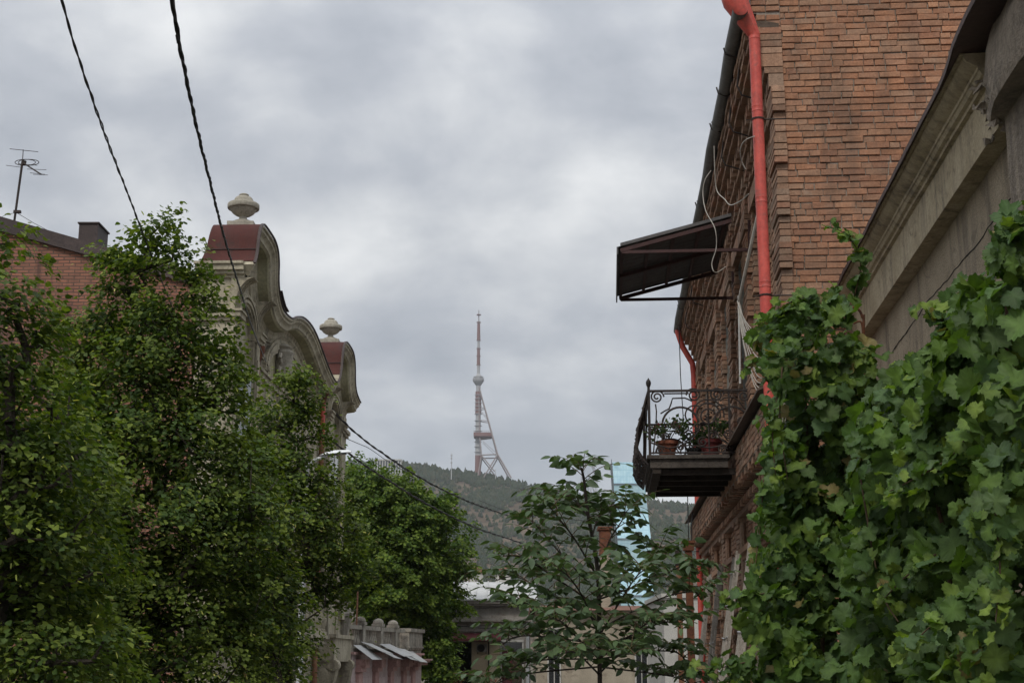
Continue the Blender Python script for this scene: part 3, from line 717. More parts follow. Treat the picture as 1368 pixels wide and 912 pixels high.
# ---- aerial on the firewall
def aerial():
    yw = 30.2; b = on_y(20, 297, yw); tp = on_y(31, 200, yw)
    t = thing('tv_aerial', 'spindly rooftop television aerial on the left roof edge', 'aerial', (b.x, yw, b.z-.12))
    P = lambda px, py, dy=0: on_y(px, py, yw+dy)
    m = MB(); m.tube([P(18.5,300), P(30,216)], .027, 6); m.tube([P(30,216), tp], .010, 5); m.build('mast', 'iron', t)
    m = MB(); m.tube([P(13,199), P(51,203)], .008, 5); m.build('dipole', 'iron', t)
    m = MB(); m.tube([P(30,217), P(55,233,-.5)], .018, 5); m.build('boom', 'iron', t)
    for (a,b_) in (((36,226,-.1),(62,227,-.1)),((40,231,-.2),(60,233,-.2)),((44,233,-.35),(64,234,-.35)),((8,221,.1),(31,224,.1)),((24,219,0),(50,221,0))):
        m = MB(); m.tube([P(*a), P(*b_)], .0065, 5); m.build('element', 'iron', t)
    m = MB(); c = P(35,216); 
    for sg in (1,-1): m.tube([c+Vector((sg*.04+.24*math.cos(q)*1.0, .05, .075*math.sin(q))) for q in [2*math.pi*j/16 for j in range(17)]], .009, 5)
    m.build('loop_dipole', 'iron', t)
    m = MB(); m.lathe([(.05,-.05),(.06,.05)], P(32,218), 8); m.box(P(22,283).x-.06,P(22,283).x+.10,yw-.04,yw+.04,P(22,283).z-.03,P(22,283).z+.03); m.build('clamp', 'iron', t)
    m = MB(); m.tube([P(22,284), P(45,298), P(70,311)], .006, 4); m.tube([P(22,284), P(8,287,.4), P(-10,296,.8)], .006, 4); m.build('guy_wire', 'iron', t)
aerial()

# ---- street lamp hidden to the neck in the far lime tree
def lamp():
    x, y = -4.35, 29.0; zb = ground_z(y); z = at(436,606,29).z
    t = thing('street_lamp', 'white flat street lamp head reaching out of the lime tree', 'street lamp', (x,y,zb))
    m = MB(); m.tube([(x,y,zb),(x,y,z-.5),(x+.03,y,z-.22),(x+.18,y,z-.1),(x+.42,y,z-.01)], [.075,.055,.045,.04,.035], 8); m.build('pole', 'galv', t, True)
    m = MB(); hx, hz = x+.30, z
    top = [(-.03,-.06,.0),(.08,-.10,.05),(.30,-.13,.085),(.56,-.10,.06),(.64,-.04,.03)]
    rows = [[Vector((hx+a, y+w*q, hz+h*(1-abs(q)**2)+a*.10)) for q in (-1,-.6,0,.6,1)] for a,w,h in top]
    m.strip(rows); m.add([r[0] for r in rows]+[r[-1] for r in reversed(rows)], [tuple(range(10))]); hd = m.build('lamp_head', 'lamp_white', t, True)
    m = MB(); m.obox((hx+.18,y-.08,hz-.025+.018), (.36,0,.036), (0,.16,0), (0,0,.02)); m.build('lens', 'dark_glass', hd)
lamp()

# ================================================================= pink annexe with a balustraded terrace
def annexe():
    A = Vector((-5.35,47.2,0)); D = Vector((-3.65-A.x, 57-47.2, 0)); L = D.length; D.normalize(); Nn = Vector((D.y,-D.x,0)); zb = ground_z(50)-.6
    q = lambda s,n,z: A + D*s + Nn*n + Vector((0,0,z))
    def b(m,s0,s1,n0,n1,z0,z1): m.obox(q(s0,n0,z0), D*(s1-s0), Nn*(n1-n0), Vector((0,0,z1-z0)))
    t = thing('pink_annexe', 'low pink house with a stone balustrade terrace and crooked tin eave', 'house', (A.x,A.y,zb))
    m = MB(); b(m,0,L,-5,0,zb,1.78); m.build('wall','pink_paint',t)
    m = MB(); b(m,-.1,L+.1,-5,.10,1.78,1.86); b(m,L-2.6,L+.12,-5,.34,1.50,1.58); b(m,L-2.6,L+.16,-5,.42,1.58,1.64); b(m,L-2.6,L+.08,-5,.24,1.40,1.50); m.build('cornice','pink_trim',t)
    for s in (.5,2.6,4.7,6.6,8.0):
        m = MB(); b(m,s,s+.5,0,.12,zb,1.2); b(m,s-.06,s+.56,0,.22,1.2,1.34); b(m,s-.02,s+.52,0,.34,1.34,1.62); m.build('pilaster','pink_trim',t)
    for s in (1.2,3.35,5.4,7.25):
        m = MB(); b(m,s,s+1.1,.0,.05,.62,1.0); b(m,s+.1,s+1.0,.0,.07,-1.4,.55); m.build('wall_panel','pink_paint',t)
    m = MB(); e = [(.2,1.78,.85),(1.1,1.90,.95),(2.4,1.80,.85),(3.6,1.86,.95),(4.9,1.74,.85),(6.0,1.80,.9),(7.2,1.70,.7)]
    for s,z,w in e:
        m.obox(q(s-.1+random.uniform(-.08,.08),.0,z+.26+random.uniform(-.03,.04)), D*random.uniform(1.25,1.5)+Vector((0,0,random.uniform(-.12,.02))), Nn*w*random.uniform(.75,1.0)+Vector((0,0,random.uniform(-.50,-.34))), Vector((0,0,.015)))
    m.build('tin_eave','white_tin',t)
    m = MB(); b(m,0,L,-.42,-.02,1.86,1.98); b(m,0,L-2.4,-.36,-.08,2.62,2.76); bal = m.build('balustrade','old_stone',t)
    for s in (1.5,3.9,6.0):
        p = MB(); b(p,s,s+.32,-.38,-.06,1.98,2.78); b(p,s-.04,s+.36,-.42,-.02,2.78,2.88); p.lathe([(.19,0),(.20,.05),(.17,.12),(.10,.17),(.02,.19)], q(s+.16,-.22,2.88), 12); b(p,s-.03,s+.35,-.41,-.03,1.98,2.12); p.build('post','old_stone',bal)
    for k in range(26):
        s = .9+k*.245
        if all(abs(s-c-.17)>.24 for c in (1.5,3.9,6.0)) and s < 7.3: p = MB(); p.lathe([(.055,0),(.035,.06),(.075,.2),(.08,.28),(.04,.46),(.055,.6),(.055,.64)], q(s,-.22,1.98), 8); p.build('baluster','old_stone',bal)
    p = MB(); b(p,7.75,L+.05,-.5,.02,1.98,2.66); b(p,7.72,L+.12,-.55,.10,2.66,2.80); b(p,7.74,L+.08,-.52,.06,2.05,2.12); p.build('parapet','old_stone',bal)
    p = MB(); p.lathe([(.3,0),(.34,.3),(.22,.6),(.27,1.0),(.36,1.35),(.22,1.6),(.28,1.75)], q(-.2,-.3,1.75), 10); p.build('end_pier','old_stone',bal)
    p = MB(); p.tube([q(1.15,-.2,2.7),q(1.2,-.2,3.9)], .03, 5); p.build('terrace_pole','rust_pale',bal)
annexe()

# ================================================================= white-roofed house at the end of the street
def far_house():
    Y = 64.0; P = lambda px, py, dy=0: on_y(px, py, Y+dy); X = lambda px: P(px, 850).x; Z = lambda py: P(650, py).z
    zb = -3.0
    t = thing('end_house', 'grey house closing the street with a white tin roof and maroon awning', 'house', ((X(590)+X(708))/2, Y, zb))
    xl, xr = X(575), X(709)
    m = MB()
    def b(m,x0,x1,y0,y1,z0,z1): m.box(x0,x1,Y+y0,Y+y1,z0,z1)
    b(m,xl,xr,.0,9,zb,Z(921)); b(m,xl,X(602),0,.5,Z(921),Z(857)); b(m,X(630),X(668),.003,.5,Z(921),Z(857)); b(m,X(699),xr,0,.5,Z(921),Z(857)); b(m,xl,xr,0,9,Z(857),Z(803)); b(m,xl,xr,.9,9,Z(921),Z(857))
    wl = m.build('wall','house_grey',t)
    m = MB(); b(m,X(630.5),X(667.5),-.05,.0,Z(921),Z(857)); m.build('cream_panel','house_cream',t)
    m = MB()
    for y0,y1,pr in ((801,806,.42),(806,809,.30),(822,826,.22),(826,830,.34),(840,843,.12)): b(m,xl-.05,xr+.05,-pr,.02,Z(y1),Z(y0))
    m.build('cornice','house_grey',t)
    m = MB(); m.add([(xl-.2,Y-.5,Z(801)+.02),(xr+.3,Y-.5,Z(801)+.02),(xr+.3,Y+5,P(650,777,5).z),(xl-.2,Y+5,P(650,777,5).z)], [(0,1,2,3)])
    m.add([(xl-.2,Y-.5,Z(801)-.04),(xr+.3,Y-.5,Z(801)-.04),(xr+.3,Y-.5,Z(801)+.02),(xl-.2,Y-.5,Z(801)+.02)], [(0,1,2,3)])
    m.add([(xl-.2,Y+10,Z(801)+.02),(xr+.3,Y+10,Z(801)+.02),(xr+.3,Y+5,P(650,777,5).z),(xl-.2,Y+5,P(650,777,5).z)], [(0,1,2,3)])
    rf = m.build('roof','white_tin',t)
    m = MB(); zr = P(650,777,5).z
    n = 9
    for k in range(n+1):
        x = xl + (xr-xl)*k/n; m.bar((x,Y-.5,Z(801)+.04),(x,Y+5,zr+.02),.05,.05)
    m.build('roof_seam','white_tin',rf)
    for x0,x1,yt,yb in ((628,645,758,780),(662,682,759,780)):
        yy = Y+6.5; a, c = on_y(x0,yb,yy), on_y(x1,yt,yy)
        m = MB(); m.box(a.x,c.x,yy,yy+.9,a.z-.6,c.z-.28); ch = m.build('chimney','white_wall',rf)
        m = MB(); m.box(a.x-.06,c.x+.06,yy-.06,yy+.96,c.z-.28,c.z-.16); m.prism([(a.x-.04,yy-.04,c.z-.16),(c.x+.04,yy-.04,c.z-.16),(c.x-.12,yy+.3,c.z+.08),(a.x+.12,yy+.3,c.z+.08)],(0,.5,0)); m.build('tile_cap','red_tile',ch)
    m = MB(); x0,x1 = X(604),X(668); 
    m.add([(x0,Y-.02,Z(845)),(x1,Y-.02,Z(845)),(x1+.05,Y-1.1,Z(853)),(x0-.05,Y-1.1,Z(853)),(x1+.05,Y-1.1,Z(856)),(x0-.05,Y-1.1,Z(856))], [(0,1,2,3),(3,2,4,5)])
    m.add([(x1,Y-.02,Z(845)),(x1+.05,Y-1.1,Z(853)),(x1+.05,Y-1.1,Z(856)),(x1,Y-.02,Z(856))], [(0,1,2,3)])
    aw = m.build('awning','maroon',t)
    m = MB()
    for k in range(16): x = x0+(x1-x0)*k/15; m.bar((x,Y-.03,Z(845)+.015),(x,Y-1.1,Z(853)+.015),.03,.02)
    m.build('awning_rib','maroon',aw)
    m = MB(); m.tube([(X(653),Y-.12,Z(857)),(X(653),Y-.12,Z(912))], .035, 6); m.build('awning_post','iron',aw)
    m = MB(); b(m,X(668.5),X(670.5),-.06,.1,Z(921),Z(857)); b(m,X(697.5),X(699.5),-.06,.1,Z(921),Z(857)); b(m,X(668.5),X(699.5),-.09,.1,Z(857),Z(854)); fr = m.build('door','white_wall',t)
    m = MB(); b(m,X(671),X(684),.36,.44,Z(921),Z(869)); m.build('door_leaf','maroon',fr); 
    m = MB(); b(m,X(684.6),X(697),.30,.38,Z(921),Z(869)); m.build('door_leaf','old_wood',fr)
    m = MB(); b(m,X(671),X(697),.40,.46,Z(868),Z(857)); m.build('fanlight','dark_glass',fr)
    m = MB(); b(m,X(603),X(629),.70,.8,Z(921),Z(857)); m.build('dark_doorway','dark_gap',t)
    m = MB(); x = X(704.5); m.tube([(x,Y-.25,Z(806)),(x,Y-.12,Z(812)),(x,Y-.12,zb)], .075, 8); m.build('downpipe','galv',t,True)
    m = MB(); b(m,X(596),X(703),-1.6,.0,Z(921)-.2,Z(921)); m.build('balcony','house_grey',t)
    # wires pinned along the front
    m = MB()
    for (a,bb) in (((602,812),(690,806)),((605,836),(705,826)),((604,834),(706,838)),((668,853),(706,845))):
        p, r = P(*a,-.45), P(*bb,-.45); m.tube([p.lerp(r,k/8)-Vector((0,0,.10*math.sin(math.pi*k/8))) for k in range(9)], .012, 4)
    m.build('front_wire','black_cable',t)
    # air conditioner
    a = thing('air_conditioner','boxy air conditioner hung on the cream wall beneath the maroon awning','air conditioner',(X(643),Y-.05,Z(871)))
    m = MB(); b(m,X(637),X(651),-.42,-.07,Z(870.5),Z(860)); m.build('casing','house_grey',a)
    m = MB(); m.lathe([(.17,0),(.17,.02)], (0,0,0), 16); m.v = [(X(643)+x, Y-.42-z, Z(865.2)+y) for x,y,z in m.v]; m.build('fan_grille','dark_gap',a)
    m = MB(); b(m,X(638),X(639),-.36,-.05,Z(872.5),Z(870.8)); b(m,X(649),X(650),-.36,-.05,Z(872.5),Z(870.8)); m.build('bracket','iron',a)
    return X, Z, Y
FX, FZ, FY = far_house()

# ---- beige house seen through the young tree, right of the end house
def beige_house():
    Y = 52.0; P = lambda px, py, dy=0: on_y(px, py, Y+dy); X = lambda px: P(px,850).x; Z = lambda py: P(800,py).z; zb = -3
    t = thing('beige_house','beige house with a red tiled roof hidden behind the young tree','house',((X(716)+X(884))/2,Y,zb))
    x0,x1 = X(716),X(884)
    m = MB(); m.box(x0,x1,Y,Y+8,zb,Z(816)); m.build('wall','beige',t)
    m = MB()
    for ya,yb,pr in ((815,819,.25),(819,823,.14),(858,861,.10)): m.box(x0-.04,x1+.04,Y-pr,Y,Z(yb),Z(ya))
    m.build('cornice','beige',t)
    m = MB(); m.add([(x0-.2,Y-.4,Z(815)),(x1+.2,Y-.4,Z(815)),(x1+.2,Y+4,Z(803)),(x0-.2,Y+4,Z(803)),(x1+.2,Y+8.4,Z(815)),(x0-.2,Y+8.4,Z(815))],[(0,1,2,3),(3,2,4,5),(0,3,5),(1,4,2)]); rf = m.build('roof','red_tile',t)
    a, b_ = P(804,825,2), P(815,740,2); m = MB(); m.box(a.x,b_.x,Y+2,Y+2.7,a.z,b_.z); ch = m.build('chimney','beige',rf)
    b2 = P(815,703,2); m = MB(); m.box(a.x-.03,b_.x+.03,Y+1.97,Y+2.73,b_.z,b2.z-.12); m.box(a.x-.10,b_.x+.10,Y+1.9,Y+2.8,b2.z-.12,b2.z); m.build('chimney_brickwork','rust',ch)
    for c in (740,856):
        m = MB(); m.box(X(c-9),X(c+9),Y-.08,Y+.1,Z(925),Z(838)); w = m.build('window','white_wall',t)
        m = MB(); m.box(X(c-7),X(c-.7),Y-.10,Y,Z(925),Z(841)); m.box(X(c+.7),X(c+7),Y-.10,Y,Z(925),Z(841)); m.build('pane','dark_glass',w)
beige_house()
# ---- white wall glimpsed beside the rusty post
Y=40.0; a = on_y(886,798,Y); c = on_y(914,930,Y); m = MB(); m.box(a.x,c.x+.6,Y,Y+5,c.z-.5,a.z); m.box(a.x-.06,c.x+.66,Y-.06,Y+5.06,a.z,a.z+.12)
one(m,'white_shed','white_wall',((a.x+c.x)/2,Y,c.z-.5),'plain white walled shed glimpsed through leaves beside the rusty post','shed')
Y=27.5; a = on_y(905.5,876,Y); c = on_y(914.5,935,Y)
t = thing('signboard','small blue board on a leg beside the rusty post','signboard',((a.x+c.x)/2,Y,ground_z(Y)))
m = MB(); m.box(a.x,c.x,Y,Y+.04,on_y(910,898,Y).z,a.z); m.build('panel','blue_door',t)
m = MB(); m.box(a.x-.03,a.x,Y-.01,Y+.05,on_y(910,898,Y).z,a.z+.03); m.box(c.x,c.x+.03,Y-.01,Y+.05,on_y(910,898,Y).z,a.z+.03); m.build('frame','white_wall',t)
m = MB(); m.box((a.x+c.x)/2-.03,(a.x+c.x)/2+.03,Y+.05,Y+.11,ground_z(Y),a.z-.1); m.build('leg','iron',t)

# ---- pots along the balcony of the end house
def house_pot(px, label, mat, h, flower):
    p = on_y(px, 908, FY-1.35); z0 = FZ(921); p = Vector((p.x, p.y, z0))
    t = thing('potted_plant', label, 'pot plant', p, 'pot plants on the end house balcony')
    m = MB(); m.lathe([(.12,0),(.17,.22),(.19,.22),(.19,.27),(.15,.27)], p, 12); m.build('pot', mat, t, True)
    r = np.random.default_rng(int(px)); n = 90; V = []; Fc = []; C = []
    for k in range(n):
        c = np.array(p)+np.array([0,0,.40])+r.normal(size=3)*np.array([.20,.16,.11]); y = r.normal(size=3)+np.array([0,0,.5]); y /= np.linalg.norm(y); x = np.cross(y, r.normal(size=3)); x /= np.linalg.norm(x)
        V.append(np.stack([c-x*.03, c+y*.10, c+x*.03, c-y*.03])); Fc.append(np.array([(0,1,2),(0,2,3)])+4*k); cc = np.array((.25,.05,.045) if flower and r.random() < .35 else (.05,.085,.03))*r.uniform(.7,1.2); C.append(np.repeat(cc[None],4,0))
    raw_mesh('foliage','leaf_plane',np.concatenate(V),np.concatenate(Fc),np.concatenate(C),t)
house_pot(634, 'pale green leafy pot plant below the boxy air conditioner', 'terracotta', .3, False)
house_pot(653, 'pot plant with red flowers at the foot of the awning post', 'dark_pot', .3, True)
house_pot(612, 'pot plant by the dark doorway half hidden by the plane tree', 'terracotta', .3, True)
# ================================================================= brick house on the right
G0 = Vector((3.02, 14.3, 0)); GD = Vector((.07,1,0)).normalized(); GN = Vector((-GD.y, GD.x, 0))
def gp(s, n, z): return G0 + GD*s + GN*n + Vector((0,0,z))
def gbox(m, s0, s1, n0, n1, z0, z1): m.obox(gp(s0,n0,z0), GD*(s1-s0), GN*(n1-n0), Vector((0,0,z1-z0)))
WARM = [(.325,.160,.092),(.345,.168,.095),(.305,.150,.088),(.355,.185,.108),(.30,.162,.10),(.33,.175,.108),(.28,.137,.083),(.32,.185,.118)]
DUST = [(.31,.185,.12),(.35,.205,.132),(.27,.165,.108),(.37,.23,.155),(.25,.155,.103),(.32,.165,.104),(.30,.205,.145),(.23,.135,.09)]
def brick(m, O, U, Nn, u0, u1, z, h, back, front, pal):
    """one hand-made brick with soft edges"""
    c = random.choice(pal); g = random.uniform(.88,1.12); m.cur = tuple(x*g for x in c)
    e = .006; j = lambda: random.uniform(-.0035,.0035)
    vs = []
    for (uu, zz) in ((u0,z),(u1,z),(u1,z+h),(u0,z+h)): vs.append(O + U*uu + Nn*back + Vector((0,0,zz)))
    for (uu, zz) in ((u0,z),(u1,z),(u1,z+h),(u0,z+h)): vs.append(O + U*(uu+j()) + Nn*(front-e) + Vector((0,0,zz+j())))
    for (uu, zz) in ((u0+e,z+e),(u1-e,z+e),(u1-e,z+h-e),(u0+e,z+h-e)): vs.append(O + U*(uu+j()) + Nn*(front+j()) + Vector((0,0,zz+j())))
    m.add(vs, [(8,9,10,11),(0,1,5,4),(1,2,6,5),(2,3,7,6),(3,0,4,7),(4,5,9,8),(5,6,10,9),(6,7,11,10),(7,4,8,11)])
def brickwork(m, O, U, Nn, u0, u1, z0, z1, pal, holes=(), front=.02, gap=.010, course=.075, lens=(.235,.235,.225,.115,.25,.12,.18), tooth=0, miss=.004, wild=.006):
    z = z0; row = 0
    while z < z1 - course*.5:
        a, b = u0, u1
        if tooth: b = u1 + (tooth if (row//3)%2 else 0); a = u0 - (tooth if (row//3)%2 and u0 > .2 else 0)
        u = a - random.uniform(0,.2)*(0 if tooth else 1)
        while u < b - .01:
            L = random.choice(lens); s0 = max(u, a); s1 = min(u+L, b)
            if b - s1 < .05: s1 = b
            spans = [(s0, s1)]
            for (h0,h1,hz0,hz1) in holes:
                if z+course > hz0+.01 and z < hz1-.01:
                    ns = []
                    for (p,q) in spans:
                        if q <= h0 or p >= h1: ns.append((p,q))
                        else:
                            if p < h0-.03: ns.append((p,h0))
                            if q > h1+.03: ns.append((h1,q))
                    spans = ns
            for p, q in spans:
                if q-p > .03 and random.random() > miss:
                    hh = course-gap*random.uniform(.7,1.35)
                    brick(m, O, U, Nn, p, q-gap*random.uniform(.6,1.3), z+random.uniform(-.003,.003), hh, front-.06, front+random.uniform(-wild,wild), pal)
            u = s1 if s1 == b else u+L
        z += course; row += 1
    m.cur = None
WC = [2.45, 5.05, 7.65, 10.25, 12.7]          # window axes along the street front
FL = 14.55                                    # length of the front
def brick_house():
    zb = ground_z(20)-.6
    t = thing('brick_house', 'tall old brick house with a red drainpipe and an iron balcony', 'house', (G0.x+1, G0.y+7, zb))
    SU = Vector((GD.y,-GD.x,0)); SN = Vector((-GD.x,-GD.y,0))
    up_holes = [(w-.6,w+.6,4.75,7.35) for w in WC]; lo_holes = [(w-.55,w+.55,.2,3.0) for w in WC]
    # backing walls (mortar shows between the bricks)
    m = MB(); m.obox(gp(0.001,-.004,zb), SU*11, GD*.35, Vector((0,0,9.9-zb)))
    ed = [.35] + [e for h in up_holes for e in (h[0],h[1])] + [FL]
    for a,b in zip(ed[::2], ed[1::2]): gbox(m, a, b, -.36, 0, 3.0, 8.5)
    ed = [.35] + [e for h in lo_holes for e in (h[0],h[1])] + [FL]
    for a,b in zip(ed[::2], ed[1::2]): gbox(m, a, b, -.36, 0, zb, 3.0)
    for w in WC:
        gbox(m, w-.6, w+.6, -.36, -.003, 7.35, 8.5); gbox(m, w-.6, w+.6, -.36, -.003, 3.0, 4.75); gbox(m, w-.6, w+.6, -.36, -.003, zb, .2)
    gbox(m, .3, FL, -7, -.37, zb, 8.4)
    wl = m.build('wall', 'mortar', t)
    m = MB(); brickwork(m, gp(0,0,0), SU, SN, .0, 3.9, 3.3, 9.88, WARM, front=.018, wild=.008, miss=.002, gap=.0085)
    for k, (z0, z1, u0) in enumerate(((8.02,8.22,-.13),(8.22,8.46,-.20),(8.46,8.72,-.27),(8.72,9.88,-.32))): brickwork(m, gp(0,0,0), SU, SN, u0, .0, z0, z1, WARM, front=.018)
    brickwork(m, gp(0,0,0), SU, SN, .0, 1.1, -.6, 3.29, WARM, front=.018)
    m.build('side_brickwork', 'brick', wl)
    m = MB()
    for z0, z1, u0 in ((8.0,8.2,.12),(8.2,8.44,.19),(8.44,8.7,.26),(8.7,9.88,.31)): gbox(m, .004, .34, -.01, u0, z0, z1)
    m.build('corner_corbel', 'mortar', wl)
    m = MB(); brickwork(m, gp(0,0,0), GD, GN, .0, FL, -.2, 8.3, DUST, holes=up_holes+lo_holes, front=.018)
    m.build('front_brickwork', 'brick', wl)
    # corner quoin and toothed piers between the windows
    m = MB(); O = gp(-.03,.125,0)
    def pier(s0, s1, z0, z1, pr, tooth):
        z = z0; row = 0
        while z < z1:
            k = (row//4) % 2; a = s0-(tooth if k else 0); b = s1+(tooth if k else 0); d = pr+(.0 if k else -.02)
            c = random.choice(DUST); g = random.uniform(.8,1.12); m.cur = tuple(x*g for x in c); h = .075-.012*random.uniform(.7,1.3); e = .007
            j = lambda: random.uniform(-.006,.006)
            lo = [gp(a,0,z),gp(b,0,z),gp(b,0,z+h),gp(a,0,z+h)]; md = [gp(a+j(),d-e,z+j()*.4),gp(b+j(),d-e,z+j()*.4),gp(b+j(),d-e,z+h),gp(a+j(),d-e,z+h)]
            fr = [gp(a+e,d+j(),z+e),gp(b-e,d+j(),z+e),gp(b-e,d+j(),z+h-e),gp(a+e,d+j(),z+h-e)]
            m.add(lo+md+fr, [(8,9,10,11),(0,1,5,4),(1,2,6,5),(2,3,7,6),(3,0,4,7),(4,5,9,8),(5,6,10,9),(6,7,11,10),(7,4,8,11)])
            z += .075; row += 1
        m.cur = None
    pier(-.03, .42, .0, 7.85, .14, .05)
    m.build('corner_quoin', 'brick', wl)
    for k in range(len(WC)):
        m = MB(); nx = WC[k+1] if k+1 < len(WC) else FL+.6
        pier((WC[k]+nx)/2-.24, (WC[k]+nx)/2+.24 if k+1 < len(WC) else FL, 4.55, 7.75, .13, .06); m.build('pier','brick',wl); m = MB(); pier((WC[k]+nx)/2-.22, (WC[k]+nx)/2+.22 if k+1 < len(WC) else FL, .2, 3.6, .12, .06)
        m.build('pier', 'brick', wl)
    for k, w in enumerate(WC):               # windows with toothed jambs, plastered reveals
        m = MB(); pier(w-.78, w-.6, 4.75, 7.5, .085, .05); pier(w+.6, w+.78, 4.75, 7.5, .085, .05)
        for q in range(9): 
            m.cur = random.choice(DUST); gbox(m, w-.72+q*.16, w-.72+q*.16+.146, 0, .10, 7.36, 7.58)
        m.cur = None; win = m.build('window', 'brick', t)
        m = MB(); gbox(m, w-.598, w-.56, -.30, .01, 4.75, 7.35); gbox(m, w+.56, w+.598, -.30, .01, 4.75, 7.35); gbox(m, w-.56, w+.56, -.30, .01, 7.30, 7.348); m.build('reveal', 'grey_plaster', win)
        m = MB(); gbox(m, w-.56, w+.56, -.28, -.22, 4.75, 7.3); m.build('frame', 'old_wood', win)
        m = MB()
        for a in (-.5,.04):
            gbox(m, w+a, w+a+.46, -.23, -.205, 4.85, 6.4); gbox(m, w+a, w+a+.46, -.23, -.205, 6.5, 7.2)
        m.build('pane', 'dark_glass', win)
        if k != 1:
            m = MB(); gbox(m, w-.75, w+.75, .0, .22, 4.66, 4.75); m.build('sill', 'slab', win)
        m = MB(); pier(w-.72, w-.55, .2, 3.0, .07, .04); pier(w+.55, w+.72, .2, 3.0, .07, .04)
        m.cur = random.choice(DUST); gbox(m, w-.85, w+.85, 0, .16, 3.06, 3.14); gbox(m, w-.8, w+.8, 0, .10, 3.0, 3.06); m.cur = None
        lw = m.build('ground_window', 'brick', t)
        m = MB(); gbox(m, w-.55, w+.55, -.28, -.2, .2, 3.0); m.build('frame', 'old_wood', lw)
        m = MB(); gbox(m, w-.48, w-.03, -.22, -.185, .35, 2.9); gbox(m, w+.03, w+.48, -.22, -.185, .35, 2.9); m.build('pane', 'dark_glass', lw)
        for a in (-.95, .95):       # slim fluted half-columns of brick beside the ground floor hoods
            m = MB(); m.cur = random.choice(DUST)
            for q in (-.09, .0, .09): m.tube([gp(w+a+q,.06,2.4), gp(w+a+q,.06,3.55)], .04, 6)
            gbox(m, w+a-.16, w+a+.16, 0, .14, 2.3, 2.4); gbox(m, w+a-.16, w+a+.16, 0, .14, 3.55, 3.62); m.build('half_column', 'brick', lw)
    # string course: frieze, dentils, sloping metal top
    m = MB(); m.prism([gp(-.05,0,3.95),gp(-.05,.30,3.95),gp(-.05,.30,4.36),gp(-.05,0,4.40)], GD*(FL+.1)); st = m.build('string_course', 'mortar', t)
    m = MB(); brickwork(m, gp(-.06,.285,0), GD, GN, 0, FL+.1, 3.96, 4.34, DUST, front=.03, wild=.008)
    for row,(z,pr) in enumerate(((3.86,.24),(3.70,.17))):
        k = 0
        while k*.235 < FL:
            m.cur = random.choice(DUST); s = k*.235+row*.03; gbox(m, s, s+.12, 0, pr+random.uniform(-.01,.01), z, z+.085); k += 1
    k = 0
    while k*.47 < FL:
        m.cur = random.choice(DUST); gbox(m, k*.47, k*.47+.2, 0, .30, 3.87, 3.95); k += 1
    m.cur = (.2,.13,.09); gbox(m, -.03, FL, 0, .12, 3.62, 3.69); m.cur = None
    m.build('dentils', 'brick', st)
    m = MB(); m.prism([gp(-.08,-.0,4.56),gp(-.08,.43,4.385),gp(-.08,.43,4.36),gp(-.08,0,4.52)], GD*(FL+.2)); m.build('string_flashing', 'old_wood', st)
    # corbelled eaves
    m = MB()
    for z,pr,step in ((7.72,.10,0),(7.80,.15,.24),(7.96,.20,0),(8.04,.26,.24),(8.20,.33,0),(8.28,.38,0),(8.36,.40,0),(8.44,.42,0)):
        s = -.04; k = 0
        while s < FL:
            m.cur = random.choice(DUST); L = .12 if step else .24; gbox(m, s, s+L-.012, 0, pr+random.uniform(-.012,.012), z, z+.068 if not step else z+.15); s += step if step else .245; k += 1
    m.cur = None; ea = m.build('eaves_corbel', 'brick', t)
    m = MB(); gbox(m, .36, FL, -.3, .02, 8.3, 8.56); gbox(m, -.02, FL+.2, .02, .40, 8.52, 8.60); m.build('eaves_board', 'old_wood', ea)
    m = MB(); m.prism([gp(.36,.44,8.62),gp(.36,-3.6,9.8),gp(.36,-7.5,8.62)], GD*(FL-.06)); m.v = [tuple(p) for p in m.v]; m.build('roof', 'tin_dark', t)
    # gutter with brackets
    m = MB(); rows = []
    for k in range(15):
        s = -.30+(FL+.55)*k/14; c = gp(s, .47+.01*math.sin(k*2.1), 8.62-.004*k+.012*math.sin(k*1.7))
        rows.append([c + GN*(.085*math.cos(a)) + Vector((0,0,.085*math.sin(a))) for a in [math.pi+math.pi*j/10 for j in range(11)]])
        if k < 14: pass
    m.strip(rows); m.strip([[p+Vector((0,0,.004))*(1 if 0 < i < 10 else 0) for i,p in enumerate(r)] for r in rows])
    for k in (3,6,9,12): 
        c = rows[k]; m.tube([p for p in c], .012, 5)
    gu = m.build('gutter', 'zinc', t, True, angle=60)
    for s in (.75, 1.9, 3.1, 6.4, 8.4, 10.4, 12.4):
        m = MB(); m.tube([gp(s,.12,7.95),gp(s,.38,8.04),gp(s,.43,8.16),gp(s,.40,8.36),gp(s,.385,8.50),gp(s,.46,8.52),gp(s,.55,8.56),gp(s,.57,8.64)], .011, 5); m.build('gutter_hook', 'iron', gu)
